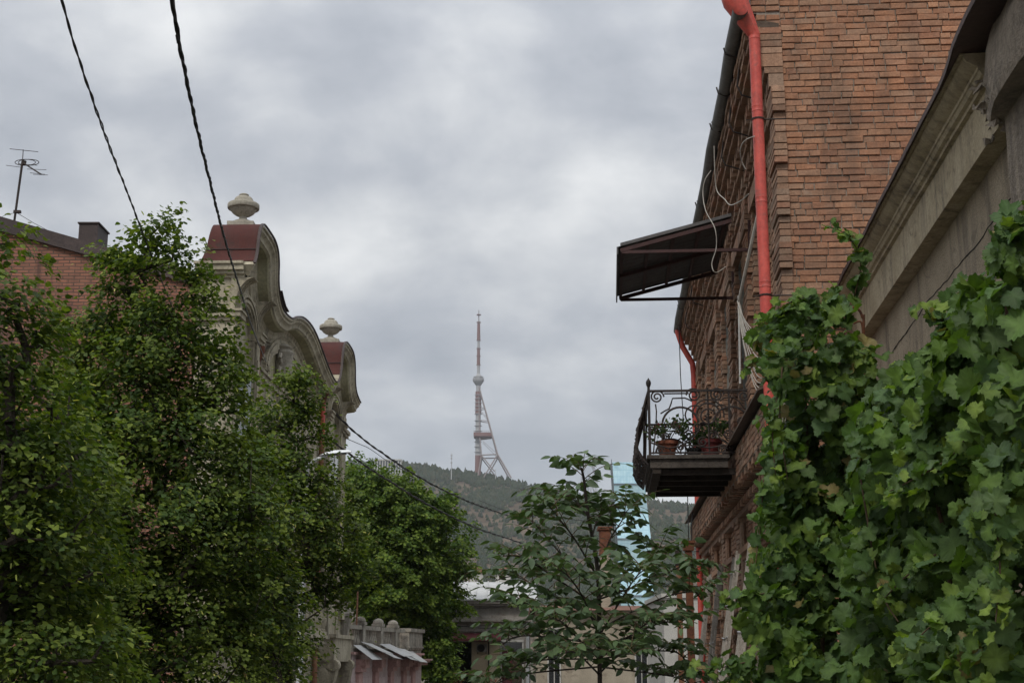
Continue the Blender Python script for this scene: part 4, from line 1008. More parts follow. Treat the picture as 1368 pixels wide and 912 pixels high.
    # red drainpipes
    def drain(sx, n0, near):
        m = MB()
        if near:
            top = gp(sx-.02,.52,8.5); p = gp(sx,n0,8.36)
            m.tube([p, gp(sx,n0,2.0), gp(sx,n0,.2)], .062, 14)
            d = m.build('drainpipe', 'red_paint', t, True)
            m = MB(); tp = [(-.13,-.16),(.15,-.16),(.15,.16),(-.13,.16)]; rows = []
            for f,z,w in ((0,9.6,1),(0,8.86,1.0),(.12,8.74,.96),(.6,8.54,.70),(1,8.37,.45)):
                c = top.lerp(p, f); rows.append([Vector((c.x,c.y,z)) + GN*(.155*w*math.cos(a)) + GD*(.14*w*math.sin(a)) for a in [2*math.pi*j/8+.4 for j in range(9)]])
            m.strip(rows); m.add(rows[0][:8],[tuple(range(8))]); m.build('hopper', 'red_paint', d, True, angle=45)
            zs = (8.36, 7.5, 6.45, 5.5, 4.95, 4.2)
        else:
            m.tube([gp(sx,.47,8.56),gp(sx,.47,8.42),gp(sx,.38,8.12),gp(sx,n0+.02,7.75),gp(sx,n0,7.5),gp(sx,n0,1.0)], .062, 12); d = m.build('drainpipe', 'red_paint', t, True)
            m = MB(); m.tube([gp(sx,n0,1.0),gp(sx,n0,-1.4)], .07, 12); m.build('lower_pipe', 'galv', d, True); zs = (7.4,6.3,5.1,3.9,2.6,1.0)
        for z in zs:
            m = MB(); m.lathe([(.0635,-.035),(.0655,-.03),(.0655,-.026),(.0635,-.02),(.0635,.02),(.0655,.026),(.0655,.03),(.0635,.035)], gp(sx,n0,z), 14); m.build('pipe_joint', 'red_paint', d, True)
        for z in zs[1::2]:
            m = MB(); m.lathe([(.071,-.008),(.073,.008)], gp(sx,n0,z-.12), 12); m.tube([gp(sx,n0+.02,z-.12),gp(sx,.0,z-.12)], .009, 5); m.tube([gp(sx,n0+.06,z-.12),gp(sx-.01,n0+.13,z-.125)], .006, 4); m.build('pipe_clip', 'iron', d)
    drain(-.12, .31, True); drain(FL-.1, .16, False)
    return t
BH = brick_house()

# ---- balcony (part of the house) with its wrought-iron railing
def balcony():
    s0, s1, n1, zf = 3.88, 6.62, 1.45, 4.26
    m = MB(); gbox(m, s0-.04, s1+.04, .40, n1+.04, zf-.05, zf); gbox(m, s0, s1, .42, n1, zf-.17, zf-.052)
    b = m.build('balcony', 'slab', BH)
    for k in range(5):
        m = MB(); s = s0+.08+k*(s1-s0-.22)/4; gbox(m, s, s+.09, .0, n1-.15, zf-.25, zf-.172); m.build('joist', 'dark_wood', b)
    m = MB(); gbox(m, s0+.02, s1-.02, n1-.14, n1-.03, zf-.24, zf-.174); m.build('edge_beam', 'dark_wood', b)
    def spiral(c, r, turns=1.8, ph=0, sgn=1):
        n = int(turns*14); return [(c[0]+r*(1-.8*k/n)*math.cos(ph+sgn*2*math.pi*turns*k/n), c[1]+r*(1-.8*k/n)*math.sin(ph+sgn*2*math.pi*turns*k/n)) for k in range(n+1)]
    def arc(c, r, a0, a1, n=14): return [(c[0]+r*math.cos(R(a0+(a1-a0)*k/n)), c[1]+r*math.sin(R(a0+(a1-a0)*k/n))) for k in range(n+1)]
    K = .00194
    def q(x, y): return ((x-140)*K*1.13, (607-y)*K)
    curves = [ (spiral(q(190,200),.095,1.9,0), .010), (spiral(q(415,190),.10,1.9,math.pi,-1), .010), (spiral(q(555,190),.10,1.9,0), .010), (spiral(q(720,200),.09,1.9,math.pi,-1), .010),
      ([q(235,178),q(385,178)], .009), ([q(600,176),q(690,176)], .009),
      ([q(210,318),q(235,300),q(262,285),q(275,250),q(285,212),q(360,210),q(385,222),q(405,235)], .009), ([q(575,235),q(600,212),q(660,210),q(690,240),q(720,290),q(780,310)], .009),
      (arc(q(330,400),.245,10,170), .013), (arc(q(640,400),.245,10,170), .013), (arc(q(500,330),.16,-20,200), .010), (arc(q(500,330),.21,-10,190), .010), (arc(q(500,340),.10,0,360), .010),
      (arc(q(420,330),.13,60,250), .009), (arc(q(580,330),.13,-70,120), .009), (spiral(q(580,570),.07,1.7,0), .009), (spiral(q(200,575),.06,1.7,0), .009), (spiral(q(700,380),.06,1.7,1), .009),
      (spiral(q(300,400),.06,1.6,2), .009), (spiral(q(380,470),.07,1.6,3,-1), .009), (spiral(q(460,520),.07,1.6,1), .009), (spiral(q(520,470),.06,1.6,2,-1), .009), (spiral(q(620,470),.07,1.6,0), .009), (spiral(q(330,550),.06,1.6,0), .009), (spiral(q(430,410),.055,1.6,4), .009), (spiral(q(240,480),.06,1.6,4,-1), .009), (spiral(q(740,500),.06,1.6,4,-1), .009),
      ([q(180,250),q(185,300),q(180,400),q(170,500),q(160,600)], .008), ([q(500,140),q(500,600)], .010), ([q(320,600),q(340,540),q(400,500),q(440,440)], .009), ([q(640,600),q(620,540),q(570,500),q(540,440)], .009), ([q(145,520),q(250,560),q(380,540),q(500,560),q(620,540),q(760,560)], .009) ]
    def panel(m, put, mirror=False, leafy=True):
        for c, r in curves: m.tube([put(*p) for p in c], r*1.2, 5)
        if leafy:
            for k in range(46):                    # cast leaves of the central rosette and along the bottom
                if k < 26: a, rr = random.uniform(0,6.28), random.uniform(.02,.14); c = (q(500,350)[0]+rr*math.cos(a), q(500,350)[1]+rr*math.sin(a))
                else: c = (random.uniform(.05,1.35), random.uniform(.02,.10))
                p = put(*c); a = Vector((random.uniform(-1,1),random.uniform(-1,1),random.uniform(-1,1))).normalized(); b2 = a.cross(Vector((random.uniform(-1,1),random.uniform(-1,1),.3))).normalized()
                m.add([p-a*.03, p+b2*.014+a*.0, p+a*.035, p-b2*.014, p+a.cross(b2)*.012], [(0,1,4),(1,2,4),(2,3,4),(3,0,4)])
    H = .87; L = n1-.02
    rl = MB()
    for (a,b2) in ((gp(s0,n1,0),gp(s0,.10,0)),(gp(s0,n1,0),gp(s1,n1,0)),(gp(s1,n1,0),gp(s1,.10,0))):
        rl.bar(a+Vector((0,0,zf+H)), b2+Vector((0,0,zf+H)), .04, .028); rl.bar(a+Vector((0,0,zf+.03)), b2+Vector((0,0,zf+.03)), .022, .022)
    for s in (s0,s1):
        rl.bar(gp(s,n1,zf), gp(s,n1,zf+H+.05), .034); rl.lathe([(.016,0),(.03,.03),(.036,.06),(.03,.09),(.012,.115),(.004,.13)], gp(s,n1,zf+H+.05), 10); rl.bar(gp(s,.38,zf+.03), gp(s,.38,zf+H), .024)
    ra = rl.build('railing', 'iron', b)
    m = MB(); panel(m, lambda a,h: gp(s0, n1-a, zf+h)); m.build('side_panel', 'iron', b)
    m = MB(); panel(m, lambda a,h: gp(s1, n1-a, zf+h)); m.build('side_panel', 'iron', b)
    def bulge(h):                                  # pot-bellied street side
        h = max(-.2, min(.9, h)); pts = [(-.12,.03),(-.06,.10),(.05,.16),(.2,.175),(.4,.15),(.6,.085),(.75,.045),(.9,.0)]
        for (a,x),(c,y) in zip(pts[:-1],pts[1:]):
            if a <= h <= c: return x+(y-x)*(h-a)/(c-a)
        return 0
    m = MB()
    for off in (0, 1.37):
        panel(m, lambda a,h: gp(s0+.02+off+a*.93, n1+bulge(h*1.1-.12), zf+h*1.1-.12))
    for k in range(19):
        s = s0+k*(s1-s0)/18; m.tube([gp(s, n1+bulge(h), zf+h) for h in [-.12+1.02*j/14 for j in range(15)]], .008 if k % 3 else .014, 5)
    for k in range(80):
        s = random.uniform(s0,s1); h = random.uniform(-.1,.8); p = gp(s,n1+bulge(h)+.01,zf+h); a = Vector((0,random.uniform(-1,1),random.uniform(-1,1))).normalized(); b2 = a.cross(Vector((1,0,0)))
        m.add([p-a*.05, p+b2*.03, p+a*.05, p-b2*.03, p+GN*.02], [(0,1,4),(1,2,4),(2,3,4),(3,0,4)])
    m.tube([gp(s0,n1+.03,zf-.12), gp(s1,n1+.03,zf-.12)], .014, 6)
    m.build('bowed_panel', 'iron', b)
    return s0, s1, n1, zf
BS0, BS1, BN, BZ = balcony()

def leaf_cloud(name, mat, parent, centers, n, spread, size, pal, flat=.6, seed=1):
    """loose small leaves round several centres, as one part"""
    r = np.random.default_rng(seed); V = []; Fc = []; C = []
    base = np.array([(0,0,0),(-.35,.45,.06),(0,1,-.05),(.35,.45,.06)]); f0 = np.array([(0,1,2),(0,2,3)])
    o = 0
    for c in centers:
        for k in range(n):
            p = np.array(c) + r.normal(size=3)*np.array([spread,spread,spread*flat]); y = r.normal(size=3)+np.array([0,0,.4]); y /= np.linalg.norm(y); x = np.cross(y, r.normal(size=3)); x /= np.linalg.norm(x); z = np.cross(x,y)
            s = size*r.uniform(.6,1.2); q = p + (base[:,:1]*x + base[:,1:2]*y + base[:,2:]*z)*s
            V.append(q); Fc.append(f0+o); o += 4; cc = np.array(pal[r.integers(len(pal))])*r.uniform(.7,1.2); C.append(np.repeat(cc[None],4,0))
    return raw_mesh(name, mat, np.concatenate(V), np.concatenate(Fc), np.concatenate(C), parent)
def potted(label, s, n, r, h, mat, spread, flowers, seed, cnt):
    p = gp(s,n,BZ+.004); t = thing('potted_plant', label, 'pot plant', p, 'pot plants on the iron balcony')
    m = MB(); m.lathe([(r*.68,0),(r*.95,h*.8),(r*1.08,h*.8),(r*1.1,h),(r*.92,h),(r*.85,h*.86)], p, 18); m.build('pot', mat, t, True)
    m = MB()
    for k in range(7):
        a = 2*math.pi*k/7; m.tube([p+Vector((0,0,h*.8)), p+Vector((math.cos(a)*spread*.5,math.sin(a)*spread*.5,h+spread*.6)), p+Vector((math.cos(a)*spread*1.1,math.sin(a)*spread*1.1,h+spread*(.8+.3*math.sin(k*3))))], .006, 4)
    m.build('stem', 'dark_stem', t)
    rr = random.Random(seed); cs = [p+Vector((rr.uniform(-1,1)*spread,rr.uniform(-1,1)*spread,h+rr.uniform(.2,1.3)*spread)) for _ in range(9)]
    leaf_cloud('foliage', 'leaf_vine', t, [tuple(c) for c in cs], cnt, spread*.28, .06, [(.05,.085,.03),(.04,.07,.03),(.08,.11,.05)], .7, seed)
    if flowers: leaf_cloud('flower', 'leaf_bract', t, [tuple(cs[i]+Vector((0,0,.04))) for i in (0,3,6)], 14, .035, .04, [(.25,.03,.05),(.30,.05,.07)], .8, seed+5)
potted('terracotta pot of bushy leaves with red flowers at the balcony corner', BS0+.28, BN-.24, .145, .22, 'terracotta', .23, True, 4, 34)
potted('small black pot with a low plant in the middle of the balcony', BS0+.45, BN-.62, .10, .15, 'dark_pot', .14, False, 6, 22)
potted('dark red pot with sparse dark leaves by the balcony wall', BS0+.32, .62, .15, .24, 'oxblood', .19, False, 9, 22)

# ---- tin canopy above the balcony
def canopy():
    s0, s1 = 3.43, 6.0; nf, nb, zf, zk = 1.80, .30, 6.98, 7.37
    t = thing('canopy', 'dark tin canopy on a red-brown frame above the iron balcony', 'canopy', gp(s0,.02,7.0))
    up = Vector((0,0,1)); E = lambda s,n,dz=0: gp(s, n, zk+(zf-zk)*(n-nb)/(nf-nb)+dz)
    m = MB(); rows = []; nn = 60
    for k in range(nn+1):
        s = s0+(s1-s0)*k/nn; w = .012*math.sin(k*math.pi*.5); rows.append([E(s,nb,.05+w), E(s,nf+.05,.05+w)])
    m.strip(rows); m.strip([[a+up*.012, b+up*.012] for a,b in rows]); 
    m.build('tin_sheet', 'canopy', t, True, angle=60)
    for s in (s0+.02, (s0+s1)/2, s1-.02): m = MB(); m.bar(E(s,nb), E(s,nf), .05, .05); m.build('rafter', 'canopy_frame', t)
    for k in range(5):
        m = MB(); n = nb+.08+(nf-nb-.10)*k/4; m.bar(E(s0+.045,n,.03), E(s1-.045,n,.03), .045, .035); m.build('purlin', 'canopy_frame', t)
    for s in (s0+.02, s1-.02):
        m = MB(); m.bar(gp(s,nf-.02,zf-.02), gp(s,.02,zf-.02), .04, .04); m.build('tie_bar', 'canopy_frame', t)
        m = MB(); m.bar(gp(s,.06,zf-.05), gp(s,.06,zk), .045, .045); m.build('wall_upright', 'canopy_frame', t)
    m = MB(); m.obox(E(s0-.02,nf+.03,-.045), GD*(s1-s0+.04), GN*.02, up*.10); m.obox(E(s0-.02,nb,.055), GD*.02, (E(s0,nf)-E(s0,nb)), up*.045); m.build('edge_trim', 'canopy', t)
canopy()

# ---- coil of white cable, white conduit and loose wires on the front
def coil():
    t = thing('cable_coil', 'drooping bundle of white cables looped beside the red drainpipe', 'cables', at(987,402,15.5)-Vector((0,0,.02)))
    m = MB(); A = at(1012,288,15.1); Bp = at(987,402,15.5)
    for k in range(6): 
        o = Vector((.010*math.cos(k),.010*math.sin(k),0)); m.tube([A+o, A.lerp(Bp,.5)+o*1.4+Vector((0,0,-.01)), Bp+o], .007, 5)
    m.build('bundle', 'white_cable', t)
    for k in range(13):
        e = at(1033+random.uniform(-3,3), 430+k*3.2, 14.9); st = Bp + Vector((random.uniform(-.02,.02),0,-.03*k/4)); sag = .20+.030*k
        m = MB(); pts = []
        for j in range(15):
            f = j/14; p = st.lerp(e, f**.8); p.z = st.z + (e.z-st.z)*f - sag*2.6*f**.6*(1-f)*1.5; pts.append(p)
        m.tube(pts, .005, 5); m.build('loop', 'white_cable', t, True)
coil()
m = MB(); b = at(989,512,15.6); m.tube([at(987,395,15.5), at(988,450,15.55), b], .013, 8)
one(m, 'conduit', 'white_plastic', b, 'short white plastic conduit running down the brick front', 'conduit', smooth=True)
def loose(label, pts, d, r=.006, g='loose wires on the brick front'):
    P = [at(x,y,d+(dd if dd else 0)) for x,y,dd in pts]; Q = []
    for i in range(len(P)-1):
        p0,p1,p2,p3 = P[max(i-1,0)],P[i],P[i+1],P[min(i+2,len(P)-1)]
        for k in range(6): u = k/6; Q.append(.5*((2*p1)+(p2-p0)*u+(2*p0-5*p1+4*p2-p3)*u*u+(3*p1-p0-3*p2+p3)*u**3))
    Q.append(P[-1]); m = MB(); m.tube(Q, r, 5); one(m, 'loose_wire', 'white_cable', P[-1], label, 'wire', g, True)
loose('pale wire sagging from the gutter over the canopy to the wall', [(954,195,1.5),(955,230,1.5),(958,255,1.5),(968,266,1.2),(976,274,1.0),(990,268,.3),(1000,259,.1)], 15.2)
loose('thin wire curling round the outer edge of the canopy', [(950,228,1.5),(942,240,1.5),(939,258,1.5),(943,282,1.4),(955,305,1.2),(957,330,1.2),(951,352,1.2),(956,364,1.2),(970,356,1.5)], 15.2)
loose('looped wire near the top of the red drainpipe', [(1008,182,0),(995,188,.2),(989,200,.3),(991,215,.4),(996,226,.4)], 15.0)
m = MB(); m.tube([at(907,434,28.5), at(909,500,28.4), at(918,640,27.5), at(920,722,27.2)], .010, 5); one(m, 'drop_wire', 'black_cable', at(920,722,27.2), 'thin dark wire dropping from the far gutter end to the rusty post', 'wire', 'loose wires on the brick front', True)

# ---- bundles of slats leaning against the ground floor windows
slat_labels = ['nearest wired roll of grey slats leaning under the brick window hood','second wired roll of slats from the vine, browner than its neighbours','third wired roll of slats from the vine, greyish and narrow','farthest wired roll of slats, beside the far drainpipe']
for k,(px,py,bx) in enumerate(((994,712,972),(975,733,952),(959,751,943),(947,768,934))):
    s = WC[k]-.45; L = .95 if k == 0 else .8; lean = .55
    tp = gp(s,.30,3.0); bt_z = ground_z(tp.y)+.05
    t = thing('slat_roll', slat_labels[k], 'slat screen', gp(s,.9,bt_z), 'slat screens leaning on the brick front')
    m = MB(); n = 11
    for q in range(n):
        a = s+L*q/(n-1); dz = random.uniform(-.05,.05); j = random.uniform(-.02,.02)
        m.bar(gp(a+j,.27+random.uniform(-.02,.02),3.02+dz), gp(a-.06+j*2,.27+lean+random.uniform(-.03,.03),bt_z), .012, .030)
    m.build('slats', 'slat', t)
    m = MB()
    for q in range(8):
        f = .06+.12*q; z = 3.0+(bt_z-3.0)*f; nn = .27+lean*f; m.tube([gp(s-.06,nn+.02,z+.01), gp(s+L*.5,nn+.024,z-.008), gp(s+L+.04,nn+.02,z+.006)], .008, 4)
    m.build('tie_wire', 'galv', t)

# ---- rusty posts at the far end of the brick house
Y = 26.6
a = on_y(919.5,733,Y); zb = ground_z(Y)
t = thing('rusty_post','tall rusty post with a square box cap beside the far drainpipe','post',(a.x,Y,zb))
m = MB(); m.bar((a.x,Y,zb),(a.x,Y,a.z),.13); m.build('shaft','rust',t)
m = MB(); q = on_y(919.5,722,Y); m.box(a.x-.10,a.x+.10,Y-.1,Y+.1,a.z-.03,q.z-.05); m.box(a.x-.125,a.x+.125,Y-.125,Y+.125,q.z-.05,q.z); m.build('box_cap','rust',t)
m = MB(); m.tube([(a.x+.07,Y,q.z),(a.x+.08,Y,q.z+.35),(a.x+.12,Y+.02,q.z+.6),(a.x+.22,Y+.1,q.z+.68)], .012, 5); m.build('cable_tail','black_cable',t)
a = on_y(906,735,Y+.6)
t = thing('rusty_post','shorter rusty square tube post with a pale orange lower half','post',(a.x,Y+.6,zb))
m = MB(); z1 = on_y(906,755,Y+.6).z; m.bar((a.x,Y+.6,z1),(a.x,Y+.6,a.z),.12); m.build('upper_tube','iron',t)
m = MB(); m.bar((a.x,Y+.6,zb),(a.x,Y+.6,z1),.10); m.build('lower_tube','rust_pale',t)

# ================================================================= plastered house close on the right
H0 = Vector((2.265+.094*14.2, 14.2, 0)); HD = Vector((-.094,-1,0)).normalized(); HN = Vector((HD.y, -HD.x, 0))
def hp(s,n,z): return H0 + HD*s + HN*n + Vector((0,0,z))
def hbox(m,s0,s1,n0,n1,z0,z1): m.obox(hp(s0,n0,z0), HD*(s1-s0), HN*(n1-n0), Vector((0,0,z1-z0)))
def near_house():
    t = thing('plaster_house','brown plastered low house with a broken moulded cornice behind the vine','house',(H0.x+.5,8,-.3))
    sb = 6.15; se = 13.5                    # where the mouldings have fallen off; near end
    zt = 5.34
    m = MB(); ds, de, dz = 1.35, 2.35, 1.75
    hbox(m,.02,ds,-.5,-.13,-.4,4.822); hbox(m,de,se,-.5,-.13,-.4,4.822); hbox(m,ds,de,-.5,-.133,dz,4.822); hbox(m,.02,se,-6,-.5,-.4,5.2)
    # uneven face: gently displaced sheet a hair proud of the block
    wl = m.build('wall','near_plaster',t)
    m = MB(); hbox(m,.02,sb+.05,-.5,0,4.82,5.2); fz = m.build('frieze','near_cornice',t)
    m = MB(); sec = [(0,5.16),(.03,5.165),(.035,5.185),(.06,5.195),(.075,5.22),(.085,5.225),(.085,5.25),(.11,5.262),(.15,5.285),(.165,5.31),(.165,5.325),(.19,5.327),(.19,5.338),(-.3,5.34)]
    rows = []
    for k in range(41):
        s = sb*k/40-.02*(k==0); w = .006*mnoise.noise((s*1.3,2,2)); rows.append([hp(s, n+w*(n>.02), z+w*.7) for n,z in sec])
    m.strip(rows); m.add(rows[-1],[tuple(range(len(sec)))]); m.add(rows[0],[tuple(range(len(sec)))]); m.build('cornice','near_cornice',t,True,angle=30)
    # nearer bay stands forward and has lost its mouldings
    m = MB(); nx, nz = 56, 9; rows = []
    for k in range(nx+1):
        s = sb+.02+(se-sb)*k/nx; row = []
        for j in range(nz+1):
            z = 4.845+(5.33-4.845)*j/nz
            d = .018*mnoise.fractal((s*2.2,z*2.2,4.0),1.0,2.0,4)
            edge = max(0, 1-(s-sb)/.35)*(.05+.10*abs(mnoise.noise((z*9,1,1))))
            top = max(0,(z-5.18)/.15)*.05*(1+mnoise.noise((s*5,3,3)))
            row.append(hp(s+ (.10*mnoise.noise((z*8,7,7)) if k==0 else 0), .12+d-edge-top-(.015 if j==0 else 0), z))
        rows.append(row)
    m.strip(rows); m.strip([[r[0], r[0]-HN*.3] for r in rows]); m.strip([[r[-1], r[-1]-HN*.45] for r in rows]); m.strip([[p, p-HN*.3] for p in rows[0]])
    rawm = m
    m = MB()                                # nearer wall bay under it
    nx, nz = 60, 30; rows = []
    for k in range(nx+1):
        s = sb+.12+(se-sb)*k/nx; rows.append([hp(s, -.02+.012*mnoise.fractal((s*1.7,z*1.7,9),1.0,2.0,5), z) for z in [-.35+5.22*j/nz for j in range(nz+1)]])
    m.strip(rows); m.strip([[p,p-HN*.13] for p in rows[0]]); m.build('near_bay','near_raw',t,True,angle=60)
    m = rawm                                # broken lumps where the cornice ends
    for k in range(34):
        s = sb-.05+random.uniform(-.16,.16); z = random.uniform(4.78,5.25); n = random.uniform(-.05,.09); c = hp(s,n,z); w = random.uniform(.02,.055)
        vs = [c+Vector((random.uniform(-1,1),random.uniform(-1,1),random.uniform(-1,1)))*w for _ in range(6)]
        m.add(vs,[(0,1,2),(0,2,3),(0,3,4),(0,4,1),(5,2,1),(5,3,2),(5,4,3),(5,1,4)])
    m.build('raw_frieze','near_raw',t,True,angle=50)
    # metal edge of the roof, lifted over the broken part
    m = MB(); rows = []; rows2 = []
    for k in range(61):
        s = -.05+(se+.1)*k/60; w = .010*mnoise.noise((s*2.3,5,5)); n = .215 + (.055*max(0,min(1,(s-sb+.3)/.5)) ) + w
        rows.append([hp(s,n,zt-.022+w), hp(s,n+.004,zt+.012+w), hp(s,-.3,zt+.09), hp(s,-4,zt+1.3)]); rows2.append([hp(s,n,zt-.022+w), hp(s,n-.02,zt-.002+w), hp(s,-.32,zt+.07)])
    m.strip(rows); m.strip(rows2); m.build('roof_edge','flashing',t)
    # cracks running along the wall: open joints
    def crack(pts, w=.007):
        m = MB(); P = []
        for (s,z),(s2,z2) in zip(pts[:-1],pts[1:]):
            n = max(2,int(abs(s2-s)/.12)+int(abs(z2-z)/.12))
            for k in range(n): f = k/n; P.append((s+(s2-s)*f+random.uniform(-.012,.012), z+(z2-z)*f+random.uniform(-.012,.012)))
        P.append(pts[-1])
        base = (lambda s: -.128 if s < sb+.12 else -.012)
        for (a,b),(c,d) in zip(P[:-1],P[1:]): m.bar(hp(a,base(a),b), hp(c,base(a),d), random.uniform(.5,1)*w, random.uniform(.5,1)*w)
        m.build('crack','dark_gap',wl)
    crack([(1.5,4.42),(3.2,4.47),(4.6,4.44),(5.9,4.46)], .007); crack([(2.6,4.1),(4.2,4.17),(5.9,4.12)], .006)
    crack([(7.4,5.28),(7.55,5.17),(7.4,5.07),(7.55,5.0)],.02)
    # blue door deep behind the leaves
    m = MB(); hbox(m,ds,ds+.08,-.14,-.10,-.1,dz); hbox(m,de-.08,de,-.14,-.10,-.1,dz); hbox(m,ds,de,-.14,-.098,dz,dz+.08); fr = m.build('door_frame','old_wood',t)
    m = MB(); hbox(m,ds+.08,de-.08,-.24,-.18,-.1,dz); d = m.build('door','blue_door',t)
    m = MB()
    for q in (.50,.54,.58): hbox(m,ds+q,ds+q+.014,-.18,-.172,.2,1.9)  # reflections on the door, put in as thin white strips
    m.build('reflection_strip','white_wall',d); m = MB(); m.tube([hp(de-.18,-.16,1.0),hp(de-.18,-.13,1.0),hp(de-.28,-.13,1.0)],.012,6); m.build('handle','iron',d)
near_house()
# ================================================================= cables overhead
def spline(P, n=8):
    Q = []
    for i in range(len(P)-1):
        p0,p1,p2,p3 = P[max(i-1,0)],P[i],P[i+1],P[min(i+2,len(P)-1)]
        for k in range(n): u = k/n; Q.append(.5*((2*p1)+(p2-p0)*u+(2*p0-5*p1+4*p2-p3)*u*u+(3*p1-p0-3*p2+p3)*u**3))
    Q.append(P[-1]); return Q
def cable(name, label, pix, start, end, r, strands, pitch, extra=0, cat='cable', mat='black_cable'):
    """a span between two fixings, sagging in the upright plane through both; passes overhead and on behind the camera"""
    k = (end.x-start.x)/(end.y-start.y); P = []
    for px,py in pix:
        q = ray(px,py); d = (start.x-k*start.y)/(q[0]-k*q[1]); P.append(at(px,py,d))
    if extra:
        d0 = P[0]-P[1]; d0 *= extra/d0.length; P = [P[0]+d0*1.0+Vector((0,0,-extra*.02)), P[0]+d0*.5] + P
    Q = spline(P, 10); L = [0]
    for a,b in zip(Q[:-1],Q[1:]): L.append(L[-1]+(b-a).length)
    # resample evenly
    n = max(24, int(L[-1]/(pitch/7 if strands > 1 else .6))); n = min(n, 700); S = []
    j = 0
    for i in range(n+1):
        t = L[-1]*i/n
        while j < len(L)-2 and L[j+1] < t: j += 1
        f = (t-L[j])/max(1e-9,L[j+1]-L[j]); S.append(Q[j].lerp(Q[j+1], f))
    m = MB()
    for q in range(strands):
        pts = []
        for i,p in enumerate(S):
            d = (S[min(i+1,n)]-S[max(i-1,0)]); a,b,_ = frame_of(d); ph = 2*math.pi*(L[-1]*i/n/pitch) + 2*math.pi*q/strands + .5*math.sin(i*.05+q); rr = r*1.0*(1+.45*math.sin(i*.021*7+q*2)) if strands > 1 else 0
            pts.append(p + a*rr*math.cos(ph) + b*rr*math.sin(ph))
        m.tube(pts, r, 5)
    return one(m, name, mat, S[-1], label, cat, 'overhead cables' if cat == 'cable' else None, True)
EA = at(357,487,36.6); E1 = at(330,600,36)
cable('overhead_cable','thick twisted black cable ending at the scrolled gable with the nearer urn',[(230,0),(238,50),(250,110),(264,175),(280,240),(300,318),(322,390),(338,440),(357,487)], at(230,0,6.2), EA, .0058, 3, .5, 9)
cable('overhead_cable','thinner twisted black cable dropping from top left into the lime trees',[(82,0),(100,62),(122,128),(146,195),(172,262),(200,335),(230,410),(262,490),(300,562)], at(82,0,8.5), at(300,562,36), .0058, 2, .6, 9)
e = on_y(676,688,FY-.4)
cable('overhead_cable','upper twisted cable sagging from the ornate house towards the end house roof',[(418,526),(440,543),(462,566),(490,590),(520,611),(550,631),(590,653),(630,671),(672,686),(700,696)], at(418,526,43.5), at(700,696,66), .022, 2, 1.3)
cable('overhead_cable','lower twisted cable crossing in front of the plane tree',[(400,553),(425,575),(460,601),(490,623),(525,645),(560,667),(600,688),(640,706),(682,720),(720,733)], at(400,553,42.5), at(720,733,66), .022, 2, 1.3)
cable('overhead_cable','thin single wire slanting down into the crown of the plane tree',[(464,586),(478,592),(492,598),(504,606),(520,617),(560,640)], at(464,586,46.5), at(560,640,62), .012, 1, 1)
cable('overhead_cable','faint wire running level with the young tree towards the far hill',[(640,668),(680,683),(720,689),(760,693),(800,697)], at(640,668,64), at(800,697,50), .016, 1, 1)

# ================================================================= trees
def crown_clusters(blobs, per_m2, seed):
    r = np.random.default_rng(seed); pts = []; outs = []
    for (c, rad) in blobs:
        n = max(4, int(per_m2*4*math.pi*rad*rad))
        d = r.normal(size=(n,3)); d /= np.linalg.norm(d,axis=1)[:,None]
        rr = rad*(r.random(n)**.38)*(.94+.34*r.random(n)**3); sc = np.array([1,1,.95])
        pts.append(np.array(c)+d*rr[:,None]*sc); outs.append(d)
    return np.concatenate(pts), np.concatenate(outs)
def grow(name_mb, base, top, pts, seed, r0):
    """limbs from the trunk to every twig cluster: each joins the nearest older node, thickness by the pipe model"""
    nodes = []; par = []
    n = 14
    for k in range(n+1):
        f = k/n; p = base.lerp(top, f) + Vector((.12*math.sin(f*5+seed), .12*math.cos(f*4+seed), 0))*f; nodes.append(np.array(p)); par.append(k-1)
    order = np.argsort([np.linalg.norm((p-np.array(base.lerp(top,.45)))*np.array([1,1,.6])) for p in pts]); tip = []
    for i in order:
        p = pts[i]; A = np.array(nodes); dv = A-p; d = np.linalg.norm(dv,axis=1) + np.maximum(0, (A[:,2]-p[2]))*1.3
        d[:2] += 3
        j = int(np.argmin(d)); q = nodes[j]; L = np.linalg.norm(p-q); st = max(1, min(4, int(L/.5))); prev = j
        for k in range(1, st+1):
            f = k/st; w = q+(p-q)*f; w = w + np.array([0,0,.10*L*math.sin(math.pi*f)*(1)]) + rng.normal(size=3)*.02*L*(1-f)
            nodes.append(w); par.append(prev); prev = len(nodes)-1
        tip.append(prev)
    cnt = np.zeros(len(nodes))
    for t_ in tip: cnt[t_] += 1
    for k in range(len(nodes)-1, 0, -1): cnt[par[k]] += cnt[k]
    tot = max(cnt[0],1); rad = r0*np.sqrt(np.maximum(cnt,.6)/tot); rad = np.maximum(rad, .004)
    lim = MB(); trunk = MB()
    trunk.tube([Vector(nodes[k]) for k in range(n+1)], [max(rad[k]*(1.35 if k == 0 else 1.0), r0*(1-.75*k/n)) for k in range(n+1)], 10)
    for k in range(n+1, len(nodes)):
        a, b = nodes[par[k]], nodes[k]
        lim.tube([a, b], [min(rad[par[k]], rad[k]*1.5), rad[k]], 5 if rad[k] > .012 else 4, False)
    return trunk, lim
